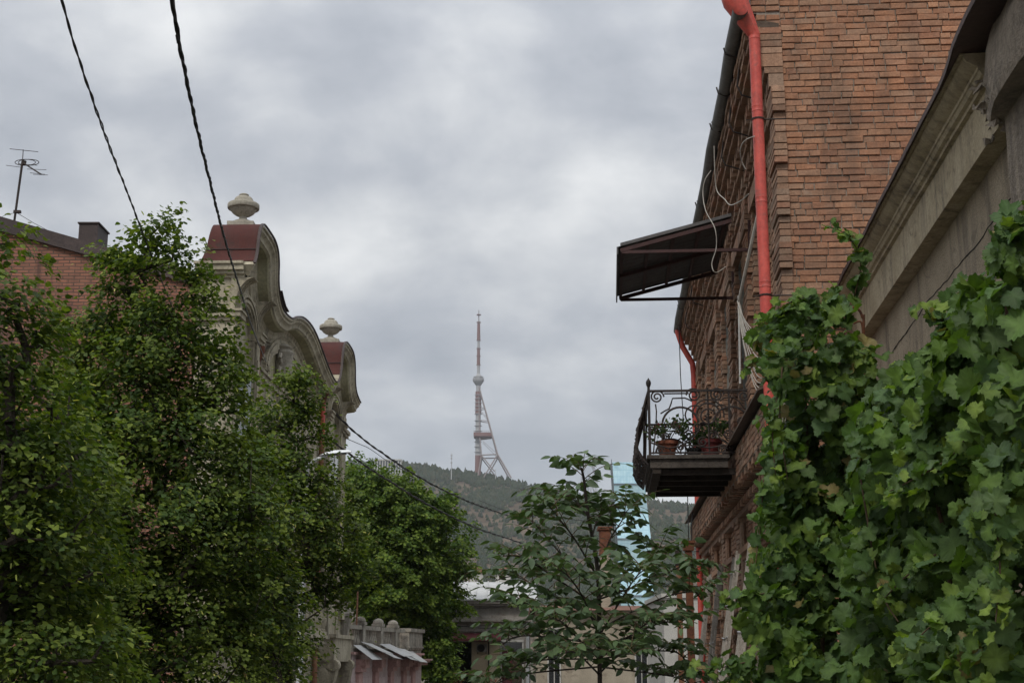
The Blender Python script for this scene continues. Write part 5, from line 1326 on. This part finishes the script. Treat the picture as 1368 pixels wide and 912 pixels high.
def sprays(name, mat, parent, pts, outs, n, spread, size, pal, seed, shape, droop=.5, upw=.9, var=.25, thick=.45, tipcol=None, bough=0):
    """leaves of each twig cluster in a flattened spray"""
    r = np.random.default_rng(seed); K = len(pts); nl = K*n
    c = np.repeat(pts, n, 0); o = np.repeat(outs, n, 0)
    off = r.normal(size=(nl,3))*np.array([spread,spread,spread*thick])
    if bough:                                  # leaves string out along each twig, tips outward and up
        ax = outs*np.array([.9,.9,.5]) + np.array([0,0,.42]) + r.normal(size=(K,3))*.35; ax /= np.linalg.norm(ax,axis=1)[:,None]; ax = np.repeat(ax,n,0)
        u = r.random((nl,1)); off = off*(.85-.55*u) + ax*(u-.35)*spread*bough
    p = c + off
    p[:,2] -= droop*(off[:,0]**2+off[:,1]**2)/max(spread,1e-3)*.5
    nrm = np.stack([o[:,0]*.55, o[:,1]*.55, np.full(nl, upw)],1) + r.normal(size=(nl,3))*.45; nrm /= np.linalg.norm(nrm,axis=1)[:,None]
    tip = off*np.array([1,1,.3])/spread + o*.5 + np.stack([np.zeros(nl),np.zeros(nl),np.full(nl,-.55)],1) + r.normal(size=(nl,3))*.35
    tip -= nrm*np.sum(tip*nrm,1)[:,None]; tip /= np.linalg.norm(tip,axis=1)[:,None]+1e-9
    sd = np.cross(tip, nrm); s = size*r.uniform(.6,1.25,nl)
    V0, F0_ = shape; V0 = np.array(V0); F0_ = np.array(F0_); k = len(V0)
    V = p[:,None,:] + s[:,None,None]*(V0[None,:,0:1]*sd[:,None,:] + V0[None,:,1:2]*tip[:,None,:] + V0[None,:,2:3]*nrm[:,None,:])
    Fc = (np.arange(nl)[:,None,None]*k + F0_[None]).reshape(-1, F0_.shape[1])
    P = np.array(pal); ci = r.integers(0, len(P), K); cc = P[np.repeat(ci,n)]*(1+var*r.normal(size=(nl,1))).clip(.5,1.6)
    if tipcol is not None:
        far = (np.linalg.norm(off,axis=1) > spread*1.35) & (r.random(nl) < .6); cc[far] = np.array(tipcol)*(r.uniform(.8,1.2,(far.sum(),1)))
    C = np.repeat(cc[:,None,:], k, 1).reshape(-1,3)
    return raw_mesh(name, mat, V.reshape(-1,3), Fc, C, parent)
HEART = ([(0,0,0),(-.42,.18,.05),(-.46,.52,.06),(0,1.05,-.10),(.46,.52,.06),(.42,.18,.05),(0,.42,-.05)], [(0,6,1),(1,6,2),(2,6,3),(3,6,4),(4,6,5),(5,6,0)])
LOBED = ([(0,0,0),(-.55,.28,.05),(-.28,.50,.03),(-.45,.85,.0),(0,1.05,-.12),(.45,.85,0),(.28,.50,.03),(.55,.28,.05),(0,.45,-.05)], [(0,8,1),(1,8,2),(2,8,3),(3,8,4),(4,8,5),(5,8,6),(6,8,7),(7,8,0)])
BRACT = ([(-.10,0,0),(.10,0,0),(.13,.6,.05),(0,1,0),(-.13,.6,.05)], [(0,1,2),(0,2,4),(4,2,3)])
LPAL = [(.062,.098,.024),(.050,.084,.022),(.074,.112,.026),(.088,.122,.026),(.044,.074,.022),(.072,.104,.030)]
def lime_tree(label, D, blobs, trunk_px, seed, per, n, size, spread=.2, r0=.16, topd=.75, group='lime trees along the left pavement'):
    B = [(tuple(at(x,y,D+dd)), r_*D/F) for x,y,r_,dd in blobs]
    y0 = at(trunk_px, 870, D).y; x0 = at(trunk_px,870,D).x; zb = ground_z(y0)
    t = thing('lime_tree', label, 'tree', (x0,y0,zb), group)
    pts, outs = crown_clusters(B, per, seed)
    ztop = max(c[2]+r_ for c,r_ in B); cx = sum(c[0] for c,_ in B)/len(B)
    trunk, lim = grow(None, Vector((x0,y0,zb-.1)), Vector((x0*.6+cx*.4,y0,zb+(ztop-zb)*topd)), pts, seed, r0)
    trunk.add(lim.v, lim.f); trunk.build('trunk','bark',t,True)
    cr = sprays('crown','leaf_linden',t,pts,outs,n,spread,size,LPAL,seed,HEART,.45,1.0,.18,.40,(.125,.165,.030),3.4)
    r = np.random.default_rng(seed+1); top = np.array([p[2] for p in pts]); sel = np.where((r.random(len(pts)) < .75))[0]
    sprays('blossom','leaf_bract',cr,pts[sel]+outs[sel]*.08,outs[sel],6,spread*1.2,size*.95,[(.34,.36,.08),(.26,.30,.065),(.38,.36,.11)],seed+2,BRACT,.6,.2)
lime_tree('nearest lime tree, its leaves filling the left edge of the view', 10,
  [(-40,400,58,0),(-12,470,66,0),(15,560,72,.2),(-28,330,38,.3),(-30,280,22,.2),(20,650,95,0),(50,760,100,0),(-40,700,140,.6),(0,860,140,.2),(70,880,80,-.3),(-80,540,120,.8),(62,520,40,1.5),(75,600,60,1.5),(95,680,70,1.5),(40,450,34,.4),(25,400,26,.2),(88,620,55,2.2),(104,730,65,2.2),(96,830,60,2.2)], -60, 3, 8.6, 82, .050, .16)
lime_tree('tall lime tree with a pointed top in front of the brick firewall', 15,
  [(208,318,14,0),(205,352,28,0),(205,405,44,0),(252,385,24,.3),(158,440,36,.2),(222,465,56,-.3),(275,455,28,.2),(120,500,38,.4),(180,545,76,-.4),(262,545,62,-.2),(300,530,24,.4),(110,590,80,.3),(200,650,110,-.6),(300,650,85,-.2),(90,700,100,.3),(180,780,120,-.6),(300,760,90,-.2),(110,840,120,.2),(240,870,120,-.4),(335,830,64,.3),(110,470,34,.2),(95,540,50,.3),(70,620,60,.6),(211,300,5,0),(236,342,13,0),(172,342,10,.1),(160,375,18,.1),(270,362,8,.2),(276,400,16,.2),(128,425,20,.2),(305,480,12,.3),(292,505,24,0),(205,470,56,-.4),(150,345,5,.2),(105,440,12,.2),(322,495,8,.2)], 150, 7, 8.6, 82, .051, .165)
lime_tree('farther lime tree with low branches spreading over the ornate facade', 21,
  [(395,503,7,0),(388,530,18,0),(374,572,28,.2),(410,552,11,.3),(340,610,45,.3),(398,630,40,0),(430,650,22,.4),(365,680,70,-.3),(425,700,38,.2),(462,748,18,.5),(400,760,58,0),(340,770,75,.3),(440,790,12,.6),(370,840,52,0),(330,890,60,.3),(372,890,28,0),(310,660,45,1.2),(440,690,26,-.2),(455,640,10,.3),(352,545,16,.4),(352,580,22,.3),(374,508,6,.1),(418,535,6,.2),(428,575,8,.2),(475,705,9,.3),(484,758,9,.4),(470,770,14,.4)], 372, 13, 7.4, 82, .056, .18)
def plane_tree():
    D = 60; blobs = [(488,650,32,0),(520,668,40,-.5),(478,700,50,1),(540,700,55,-.5),(575,690,36,0),(590,740,42,-.3),(520,760,66,-1),(480,770,50,1),(555,800,48,-.6),(588,800,28,-.5),(520,830,45,-.3),(578,860,26,-.8),(588,895,22,-.8),(545,870,40,0),(470,650,22,1)]
    B = [(tuple(at(x,y,D+dd)), r_*D/F) for x,y,r_,dd in blobs]; x0, y0 = at(545,870,D).x, at(545,870,D).y; zb = -2.8
    t = thing('plane_tree','broad bright green plane tree behind the stone balustrade','tree',(x0,y0,zb))
    pts, outs = crown_clusters(B, 3.6, 21)
    trunk, lim = grow(None, Vector((x0,y0,zb-.1)), Vector((x0-.4,y0,6)), pts, 21, .22)
    trunk.add(lim.v, lim.f); trunk.build('trunk','bark',t,True)
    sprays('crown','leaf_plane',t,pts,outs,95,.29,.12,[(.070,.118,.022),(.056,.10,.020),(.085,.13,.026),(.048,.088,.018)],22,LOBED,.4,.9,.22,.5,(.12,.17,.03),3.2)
plane_tree()

# ---- young tree with feathered leaves
def pinnate_tree():
    D = 9.6; base = at(800, 905, D); zb = ground_z(base.y)
    t = thing('young_tree','young tree with long feathered leaves rising in the middle of the street view','tree',(base.x,base.y,zb))
    main = spline([Vector((base.x,base.y,zb-.05)), at(801,880,D), at(798,760,D), at(786,690,D), at(780,640,D), at(776,624,D)], 8)
    m = MB(); n = len(main); m.tube(main, [.012*(1-k/n)**.8+.006 for k in range(n)], 8); tr = m.build('trunk','dark_stem',t,True)
    shoots = []; lim = MB()
    def shoot(pix, dd):
        P = [at(x,y,D+dd*k/(len(pix)-1)) for k,(x,y) in enumerate(pix)]; S = spline(P, 7); shoots.append(S); q = len(S); lim.tube(S, [.004*(1-k/q)+.0032 for k in range(q)], 6)
    shoots.append(main[int(n*.80):])
    for pix, dd in [([(800,760),(815,720),(833,690),(836,662)],.5), ([(798,800),(850,760),(880,735),(892,742)],.3),
        ([(800,800),(870,775),(915,755),(935,765)],-.5), ([(800,840),(880,800),(925,790),(936,800)],.4), ([(798,770),(768,720),(745,690),(728,668)],-.3), ([(798,790),(750,740),(715,700),(700,690)],.4),
        ([(800,810),(740,770),(700,745),(672,742)],-.4), ([(800,830),(730,790),(690,770),(662,775)],.5), ([(800,840),(740,820),(700,805),(682,812)],-.6), ([(800,860),(730,850),(690,850),(670,862)],.3),
        ([(800,870),(860,840),(895,830),(912,842)],-.6), ([(800,880),(860,870),(900,870),(915,880)],.3), ([(800,880),(740,880),(700,885),(680,895)],-.3),
        ([(800,850),(780,800),(760,770),(745,760)],-.9), ([(800,850),(830,800),(850,770),(862,760)],-.9), ([(800,880),(770,850),(750,830),(735,825)],-1.2), ([(800,880),(840,850),(860,835),(875,830)],-1.1),
        ([(800,900),(780,880),(765,870),(755,872)],-1.3), ([(800,900),(820,880),(835,872),(850,875)],-1.3), ([(790,720),(800,690),(815,680),(824,690)],.7), ([(786,690),(770,670),(755,662),(744,672)],.4), ([(800,890),(700,900),(660,915),(640,930)],0),([(800,890),(880,900),(905,905),(925,915)],.2)]: shoot(pix, dd)
    lim.build('limbs','dark_stem',tr)
    r = np.random.default_rng(5); V = []; Fc = []; C = []; st = MB(); o = 0
    L0 = np.array([(0,0,0),(-.20,.22,.03),(-.24,.48,.035),(-.14,.78,.0),(0,1,-.06),(.14,.78,.0),(.24,.48,.035),(.20,.22,.03),(0,.5,-.03)]); LF = np.array([(0,8,1),(1,8,2),(2,8,3),(3,8,4),(4,8,5),(5,8,6),(6,8,7),(7,8,0)])
    pal = np.array([(.060,.096,.040),(.050,.084,.036),(.072,.112,.044),(.064,.100,.052)]); young = np.array([(.075,.105,.030)])
    for si, S in enumerate(shoots):
        q = len(S); cnt = 15 if si else 8
        for k in range(cnt):
            f = (.20 if si else .0) + (.80 if si else 1.0)*(k+.5)/cnt; p = S[min(q-1,int(f*(q-1)))]
            a = k*2.4+si; young_f = f > .93
            d = Vector((math.cos(a), math.sin(a), .5 + .5*f)); axis = (S[min(q-1,int(f*(q-1))+1)]-S[max(0,int(f*(q-1))-1)])
            if axis.length > 0: d = (d + axis.normalized()*.35).normalized()
            Lr = r.uniform(.26,.42)*(1.0 if f < .85 else .62 if f < .95 else .38); pairs = int(r.integers(3,6)) if f < .95 else 2
            R_ = []; droop = r.uniform(.2,.6)
            for j in range(9): u = j/8; R_.append(p + d*Lr*u + Vector((0,0,-droop*Lr*u*u)))
            st.tube(R_, [.0035-.002*j/8 for j in range(9)], 4, False)
            for j in range(pairs*2+1):
                u = .28+.68*(j//2)/pairs if j < pairs*2 else 1.0; ii = min(7,int(u*8)); b = R_[ii].lerp(R_[ii+1], u*8-ii) if u < 1 else R_[8]
                tg = (R_[min(8,ii+1)]-R_[ii]).normalized(); sidev = tg.cross(Vector((0,0,1))); sidev = sidev.normalized() if sidev.length > 1e-3 else Vector((1,0,0))
                s = (1 if j % 2 else -1) if j < pairs*2 else 0
                tip = (sidev*s*1.0 + tg*(.55 if s else 1.0) + Vector((0,0,-.05-.8*r.random()))).normalized(); nr = sidev.cross(tg); nr = nr if nr.z > 0 else -nr
                nr = (nr + Vector(r.normal(size=3))*.5); nr = (nr - tip*nr.dot(tip)).normalized(); sd = tip.cross(nr)
                ln = (.090*r.uniform(.75,1.15))*(1.0 if f < .85 else .7 if f < .95 else .45)
                q_ = np.array(b)+ln*(L0[:,:1]*np.array(sd)*1.0+L0[:,1:2]*np.array(tip)+L0[:,2:]*np.array(nr)); V.append(q_); Fc.append(LF+o); o += 9
                cc = (young[0] if young_f else pal[r.integers(len(pal))])*r.uniform(.75,1.25); C.append(np.repeat(cc[None],9,0))
    cr = raw_mesh('crown','leaf_pinnate',np.concatenate(V),np.concatenate(Fc),np.concatenate(C),t); st.build('leaf_stalks','twig',cr)
pinnate_tree()

# ---- grape vines over the near house
def leaf_outline():
    # five lobes, toothed edge; stalk notch at the base
    out = []
    for k in range(41):
        a = -math.pi*.5 + .22 + (2*math.pi-.44)*k/40
        th = a - math.pi/2          # 0 at the tip
        lob = .70 + .22*abs(math.cos(2.5*th))**1.1 - .06*(abs(th)/math.pi)
        tooth = 1+.07*(1 if k % 2 else -1)
        out.append((lob*tooth*math.cos(a)*.62, .42+lob*tooth*math.sin(a)*.62))
    return out
VO = leaf_outline()
VL = [(0,.10,0)] + [(x,y,-.10*(x*x+(y-.4)**2)*1.6+.10*abs(x)) for x,y in VO] + [(0,.42,-.03)]
VF = [(len(VL)-1, k, k+1) for k in range(1, len(VO))] + [(len(VL)-1,0,1),(len(VL)-1,len(VO),0)]
VPAL = [(.070,.124,.034),(.080,.138,.036),(.058,.108,.034),(.074,.122,.044),(.088,.150,.036),(.060,.108,.042),(.068,.118,.038),(.115,.178,.040)]
def vine(label, blobs, seed, stems, sprigs, dens, base, yellow=.02, smin=.052):
    t = thing('grape_vine', label, 'vine', base, 'grape vines over the plaster house')
    r = np.random.default_rng(seed); Pp = []; O = []; S = []
    for (x,y,rp,D) in blobs:
        c = np.array(at(x,y,D)); rad = rp*D/F; n = int(dens*4*math.pi*rad*rad/.0058)
        d = r.normal(size=(n,3)); d /= np.linalg.norm(d,axis=1)[:,None]; keep = (d[:,0] < .55) & (d[:,1] < .75); d = d[keep]
        rr = rad*(.30+.80*r.random(len(d))**.6); Pp.append(c+d*rr[:,None]); O.append(d); S.append(smin+.075*r.random(len(d))**1.3)
    for pix, D0, D1 in sprigs:
        Q = spline([at(x,y,D0+(D1-D0)*k/(len(pix)-1)) for k,(x,y) in enumerate(pix)], 6)
        for k,q in enumerate(Q):
            for _ in range(2):
                f = k/len(Q); Pp.append((np.array(q)+r.normal(size=3)*.03)[None]); O.append(np.array([[-.5,-.6,.2]])+r.normal(size=(1,3))*.3); S.append(np.array([(.10-.055*f)*r.uniform(.8,1.1)]))
        stems.append((pix, D0, D1, .005))
    p = np.concatenate(Pp); o = np.concatenate(O); s = np.concatenate(S); nl = len(p)
    nrm = o*np.array([.55,.55,.3]) + np.array([-.25,-.35,.55]) + r.normal(size=(nl,3))*.62; nrm /= np.linalg.norm(nrm,axis=1)[:,None]
    tip = np.stack([r.normal(size=nl)*.55+o[:,0]*.3, r.normal(size=nl)*.4+o[:,1]*.3, np.full(nl,-1.0)],1); tip -= nrm*np.sum(tip*nrm,1)[:,None]; tip /= np.linalg.norm(tip,axis=1)[:,None]
    sd = np.cross(tip,nrm); V0 = np.array(VL); k = len(V0); bend = r.uniform(-.5,.6,(nl,1)); cup = r.uniform(-.2,.5,(nl,1))
    wx = V0[None,:,0]*r.uniform(.85,1.15,(nl,1)); wy = V0[None,:,1]*np.ones((nl,1)); wz = V0[None,:,2] - bend*(wy-.3)**2*.6 + cup*np.abs(wx)*.8 + .07*np.sin(wy*9+wx*5+r.uniform(0,6,(nl,1)))
    V = p[:,None,:]+s[:,None,None]*1.25*(wx[...,None]*sd[:,None,:]+(wy-.4)[...,None]*tip[:,None,:]+wz[...,None]*nrm[:,None,:])
    Fc = (np.arange(nl)[:,None,None]*k+np.array(VF)[None]).reshape(-1,3)
    P = np.array(VPAL); cc = P[r.integers(0,len(P),nl)]*(1+.15*r.normal(size=(nl,1))).clip(.6,1.5)
    sm = (s < .064) & (r.random(nl) < .5); cc[sm] = np.array((.13,.19,.035))*r.uniform(.75,1.2,(sm.sum(),1)); ye = r.random(nl) < yellow; cc[ye] = np.array((.20,.17,.07))*r.uniform(.6,1.1,(ye.sum(),1))
    C = np.repeat(cc[:,None,:],k,1); C[:,0] *= 1.25; C[:,-1] *= np.array([1.3,1.25,1.15]); C[:,2:-2:2] *= .74; C = C.reshape(-1,3)
    raw_mesh('foliage','leaf_vine',V.reshape(-1,3),Fc,C,t,False)
    for pix,D0,D1,rad in stems:
        if rad > .008: D0 += .35; D1 += .35
        m = MB()
        Q = spline([at(x,y,D0+(D1-D0)*k/(len(pix)-1)) for k,(x,y) in enumerate(pix)], 6); q = len(Q); m.tube(Q, [rad*(1-.5*k/q) for k in range(q)], 6); m.build('stem','twig',t,True)
def inside(poly, x, y):
    c = False; n = len(poly)
    for i in range(n):
        (x0,y0),(x1,y1) = poly[i], poly[(i+1)%n]
        if (y0 > y) != (y1 > y) and x < (x1-x0)*(y-y0)/(y1-y0)+x0: c = not c
    return c
def fill_blobs(poly, n, r0, r1, depth, seed, jit=(-.2,.5), hollows=()):
    """leafy clumps filling the plant's outline, each at its own distance"""
    rr = random.Random(seed); xs_ = [p[0] for p in poly]; ys_ = [p[1] for p in poly]; out = []
    while len(out) < n:
        x, y = rr.uniform(min(xs_),max(xs_)), rr.uniform(min(ys_),max(ys_)+10); r = rr.uniform(r0,r1)
        k = .74*r
        if all(inside(poly, x+k*a, y+k*b) or y+k*b > 905 or x+k*a > 1360 for a,b in ((1,0),(-1,0),(0,1),(0,-1))):
            if all((x-q[0])**2+(y-q[1])**2 > (.55*r0)**2 for q in out): out.append((x,y,r,depth(x,y)+rr.uniform(*jit)))
            else:
                if rr.random() < .05: out.append((x,y,r*.8,depth(x,y)+jit[1]+rr.uniform(0,.3)))
    return [(x,y,r,d+(.75 if any((x-a)**2+(y-b_)**2 < c*c for a,b_,c in hollows) else 0)) for x,y,r,d in out]
LEFT_VINE = [(1112,382),(1085,396),(1048,402),(1022,425),(1008,455),(1018,490),(1006,540),(1020,600),(1012,660),(1008,720),(994,790),(978,860),(962,918),(1235,918),(1232,700),(1215,600),(1192,545),(1192,505),(1165,470),(1150,440),(1130,405)]
RIGHT_VINE = [(1375,285),(1340,305),(1330,345),(1305,370),(1285,402),(1245,410),(1224,425),(1252,452),(1212,488),(1172,525),(1140,580),(1130,700),(1130,918),(1375,918)]
b = at(1120,905,9.2)
vine('grape vine with smaller leaves climbing against the brick house corner',
  fill_blobs(LEFT_VINE, 150, 20, 40, lambda x,y: 9.7-1.0*max(0,(y-450))/460-(x-1080)*.001, 3, (-.2,.9), ((1148,805,44),(1128,690,26),(1168,880,30))),
  31, [([(1100,912),(1095,760),(1080,620),(1075,470)],8.9,9.7,.016),([(1130,912),(1120,700),(1140,560),(1120,480)],9,9.6,.014),([(1045,490),(1042,560),(1052,640)],9.1,9.0,.006)],
  [([(1090,430),(1060,415),(1035,428),(1015,432)],9.5,9.3),([(1060,465),(1025,480),(1002,492)],9.4,9.1),([(1035,790),(1000,795),(960,800)],8.8,8.6),([(1010,880),(970,890),(925,894)],8.6,8.5),([(1105,420),(1115,400),(1110,388)],9.8,9.9),([(1140,400),(1150,350),(1132,315),(1108,303)],10.6,10.6),([(1085,395),(1060,402),(1040,412)],9.6,9.4),([(1040,520),(1032,580),(1038,650)],9.0,8.9),([(1020,640),(1016,700),(1008,760)],9.0,8.8)],
  .62, (b.x,b.y,ground_z(b.y)), .03)
b = at(1290,905,5.8)
vine('grape vine of large dark leaves hanging over the near plastered wall',
  fill_blobs(RIGHT_VINE, 135, 26, 54, lambda x,y: 7.5-2.0*(x-1165)/205+.25*max(0,(500-y))/200, 8, (-.25,.9), ((1232,700,36),(1292,640,34),(1272,800,44),(1352,610,26),(1215,880,34))),
  37, [([(1330,912),(1320,760),(1340,600),(1345,400)],5.6,5.9,.014),([(1250,912),(1270,760),(1250,640),(1290,500)],6.4,6.3,.014),([(1150,640),(1175,780),(1200,830)],7.4,7.2,.006)],
  [([(1290,470),(1255,425),(1232,420)],6.3,6.5),([(1345,340),(1352,312),(1362,300)],5.9,5.9),([(1330,780),(1290,800),(1250,830),(1205,872)],5.5,5.8),([(1300,570),(1270,610),(1220,640),(1180,660)],5.8,6.6),([(1250,740),(1210,770),(1180,800)],6.4,6.8),([(1335,600),(1330,680),(1336,760),(1330,830)],5.2,5.0)],
  .55, (b.x,b.y,ground_z(b.y)), .006)
m = MB(); P = spline([at(1128,440,10.2),at(1131,418,10.2),at(1142,411,10.2),at(1152,424,10.2),at(1154,470,10.2),at(1154,912,10.2)],8); m.tube(P,.010,6); m.tube(spline([at(1140,432,10.2),at(1150,430,10.2),at(1153,445,10.2)],6),.008,5)
g = at(1154,912,10.2); m.tube([P[-1],(P[-1].x,P[-1].y,ground_z(g.y))],.010,6)
one(m,'iron_hoop','rust',(g.x,g.y,ground_z(g.y)),'bent iron hoop poking up from the vine against the plaster wall','hoop',None,True)
# ================================================================= light, sky and air
SUN_EL, SUN_AZ = 48, 200                # degrees; azimuth measured clockwise from +Y
w = bpy.data.worlds.new('World'); scene.world = w; w.use_nodes = True; t = w.node_tree; t.nodes.clear()
out = t.nodes.new('ShaderNodeOutputWorld'); bg = t.nodes.new('ShaderNodeBackground'); bg.inputs['Strength'].default_value = .10
sky = t.nodes.new('ShaderNodeTexSky'); sky.sky_type = 'NISHITA'; sky.sun_disc = False; sky.sun_elevation = R(SUN_EL); sky.sun_rotation = R(SUN_AZ)
tc = t.nodes.new('ShaderNodeTexCoord'); sx = t.nodes.new('ShaderNodeSeparateXYZ'); t.links.new(tc.outputs['Generated'], sx.inputs[0])
def mth(op, a, b=None, clamp=False):
    n = t.nodes.new('ShaderNodeMath'); n.operation = op; n.use_clamp = clamp
    for i, v in enumerate((a, b)):
        if v is None: continue
        if isinstance(v, (int, float)): n.inputs[i].default_value = v
        else: t.links.new(v, n.inputs[i])
    return n.outputs[0]
zz = mth('MAXIMUM', sx.outputs[2], 0.0); den = mth('ADD', zz, .42)
cx = t.nodes.new('ShaderNodeCombineXYZ'); t.links.new(mth('DIVIDE', sx.outputs[0], den), cx.inputs[0]); t.links.new(mth('DIVIDE', sx.outputs[1], den), cx.inputs[1])
def nz(vec, scale, detail, rough, dist, off):
    mp = t.nodes.new('ShaderNodeMapping'); mp.inputs['Location'].default_value = off; t.links.new(vec, mp.inputs[0])
    n = t.nodes.new('ShaderNodeTexNoise'); n.inputs['Scale'].default_value = scale; n.inputs['Detail'].default_value = detail; n.inputs['Roughness'].default_value = rough; n.inputs['Distortion'].default_value = dist
    t.links.new(mp.outputs[0], n.inputs['Vector']); return n.outputs['Fac']
big = nz(cx.outputs[0], 1.7, 6, .5, .12, (2.2,9.9,0)); mid = nz(cx.outputs[0], 5.0, 9, .56, .15, (5.2,7.9,0))
cl = mth('ADD', mth('MULTIPLY', big, .62), mth('MULTIPLY', mid, .38))
cloud = ramp(t, cl, [(.40,(2.75,2.93,3.25)), (.465,(3.5,3.66,3.95)), (.52,(4.5,4.62,4.78)), (.60,(6.1,6.15,6.15))]).outputs[0]
# overcast: brighter overhead than near the horizon, and a pale band low down
el = mth('ADD', .92, mth('MULTIPLY', mth('MULTIPLY', zz, zz), 1.7))
hz = mth('MULTIPLY', mth('POWER', mth('SUBTRACT', 1.0, zz), 9.0), .42)
el = mth('ADD', el, hz)
cm = t.nodes.new('ShaderNodeMix'); cm.data_type = 'RGBA'; cm.blend_type = 'MULTIPLY'; cm.inputs[0].default_value = 1
t.links.new(cloud, cm.inputs[6]); cc = t.nodes.new('ShaderNodeCombineColor'); 
for i in range(3): t.links.new(el, cc.inputs[i])
t.links.new(cc.outputs[0], cm.inputs[7])
mx = t.nodes.new('ShaderNodeMix'); mx.data_type = 'RGBA'; mx.inputs[0].default_value = .94
t.links.new(sky.outputs[0], mx.inputs[6]); t.links.new(cm.outputs[2], mx.inputs[7])
t.links.new(mx.outputs[2], bg.inputs[0]); t.links.new(bg.outputs[0], out.inputs[0])
ld = bpy.data.lights.new('sun', 'SUN'); ld.energy = 1.5; ld.angle = R(14); ld.color = (1, .95, .87)
lo = bpy.data.objects.new('sun', ld); col.objects.link(lo)
d = Vector((math.sin(R(SUN_AZ))*math.cos(R(SUN_EL)), math.cos(R(SUN_AZ))*math.cos(R(SUN_EL)), math.sin(R(SUN_EL))))
lo.rotation_euler = d.to_track_quat('Z','Y').to_euler(); lo.location = (0,-20,40)
# the air of the valley
HAZE = True
if HAZE:
    m = bpy.data.materials.new('haze'); m.use_nodes = True; n = m.node_tree; n.nodes.clear()
    o_ = n.nodes.new('ShaderNodeOutputMaterial'); pv = n.nodes.new('ShaderNodeVolumePrincipled'); pv.inputs['Color'].default_value = (.86,.92,1.0,1); pv.inputs['Density'].default_value = .00007; pv.inputs['Anisotropy'].default_value = .2
    n.links.new(pv.outputs[0], o_.inputs['Volume']); M['haze'] = m
    mb = MB(); mb.box(-6400, 6400, -900, 9400, -40, 640); hz_o = mb.build('haze','haze'); stuff(hz_o)
    bmh = None
scene.view_settings.view_transform = 'Standard'; scene.view_settings.look = 'None'; scene.view_settings.exposure = 0.40; scene.view_settings.gamma = 1
scene.view_settings.use_curve_mapping = False
scene.render.engine = 'CYCLES'
try:
    scene.cycles.max_bounces = 8; scene.cycles.transparent_max_bounces = 8; scene.cycles.volume_bounces = 1; scene.cycles.use_denoising = True
except Exception: pass
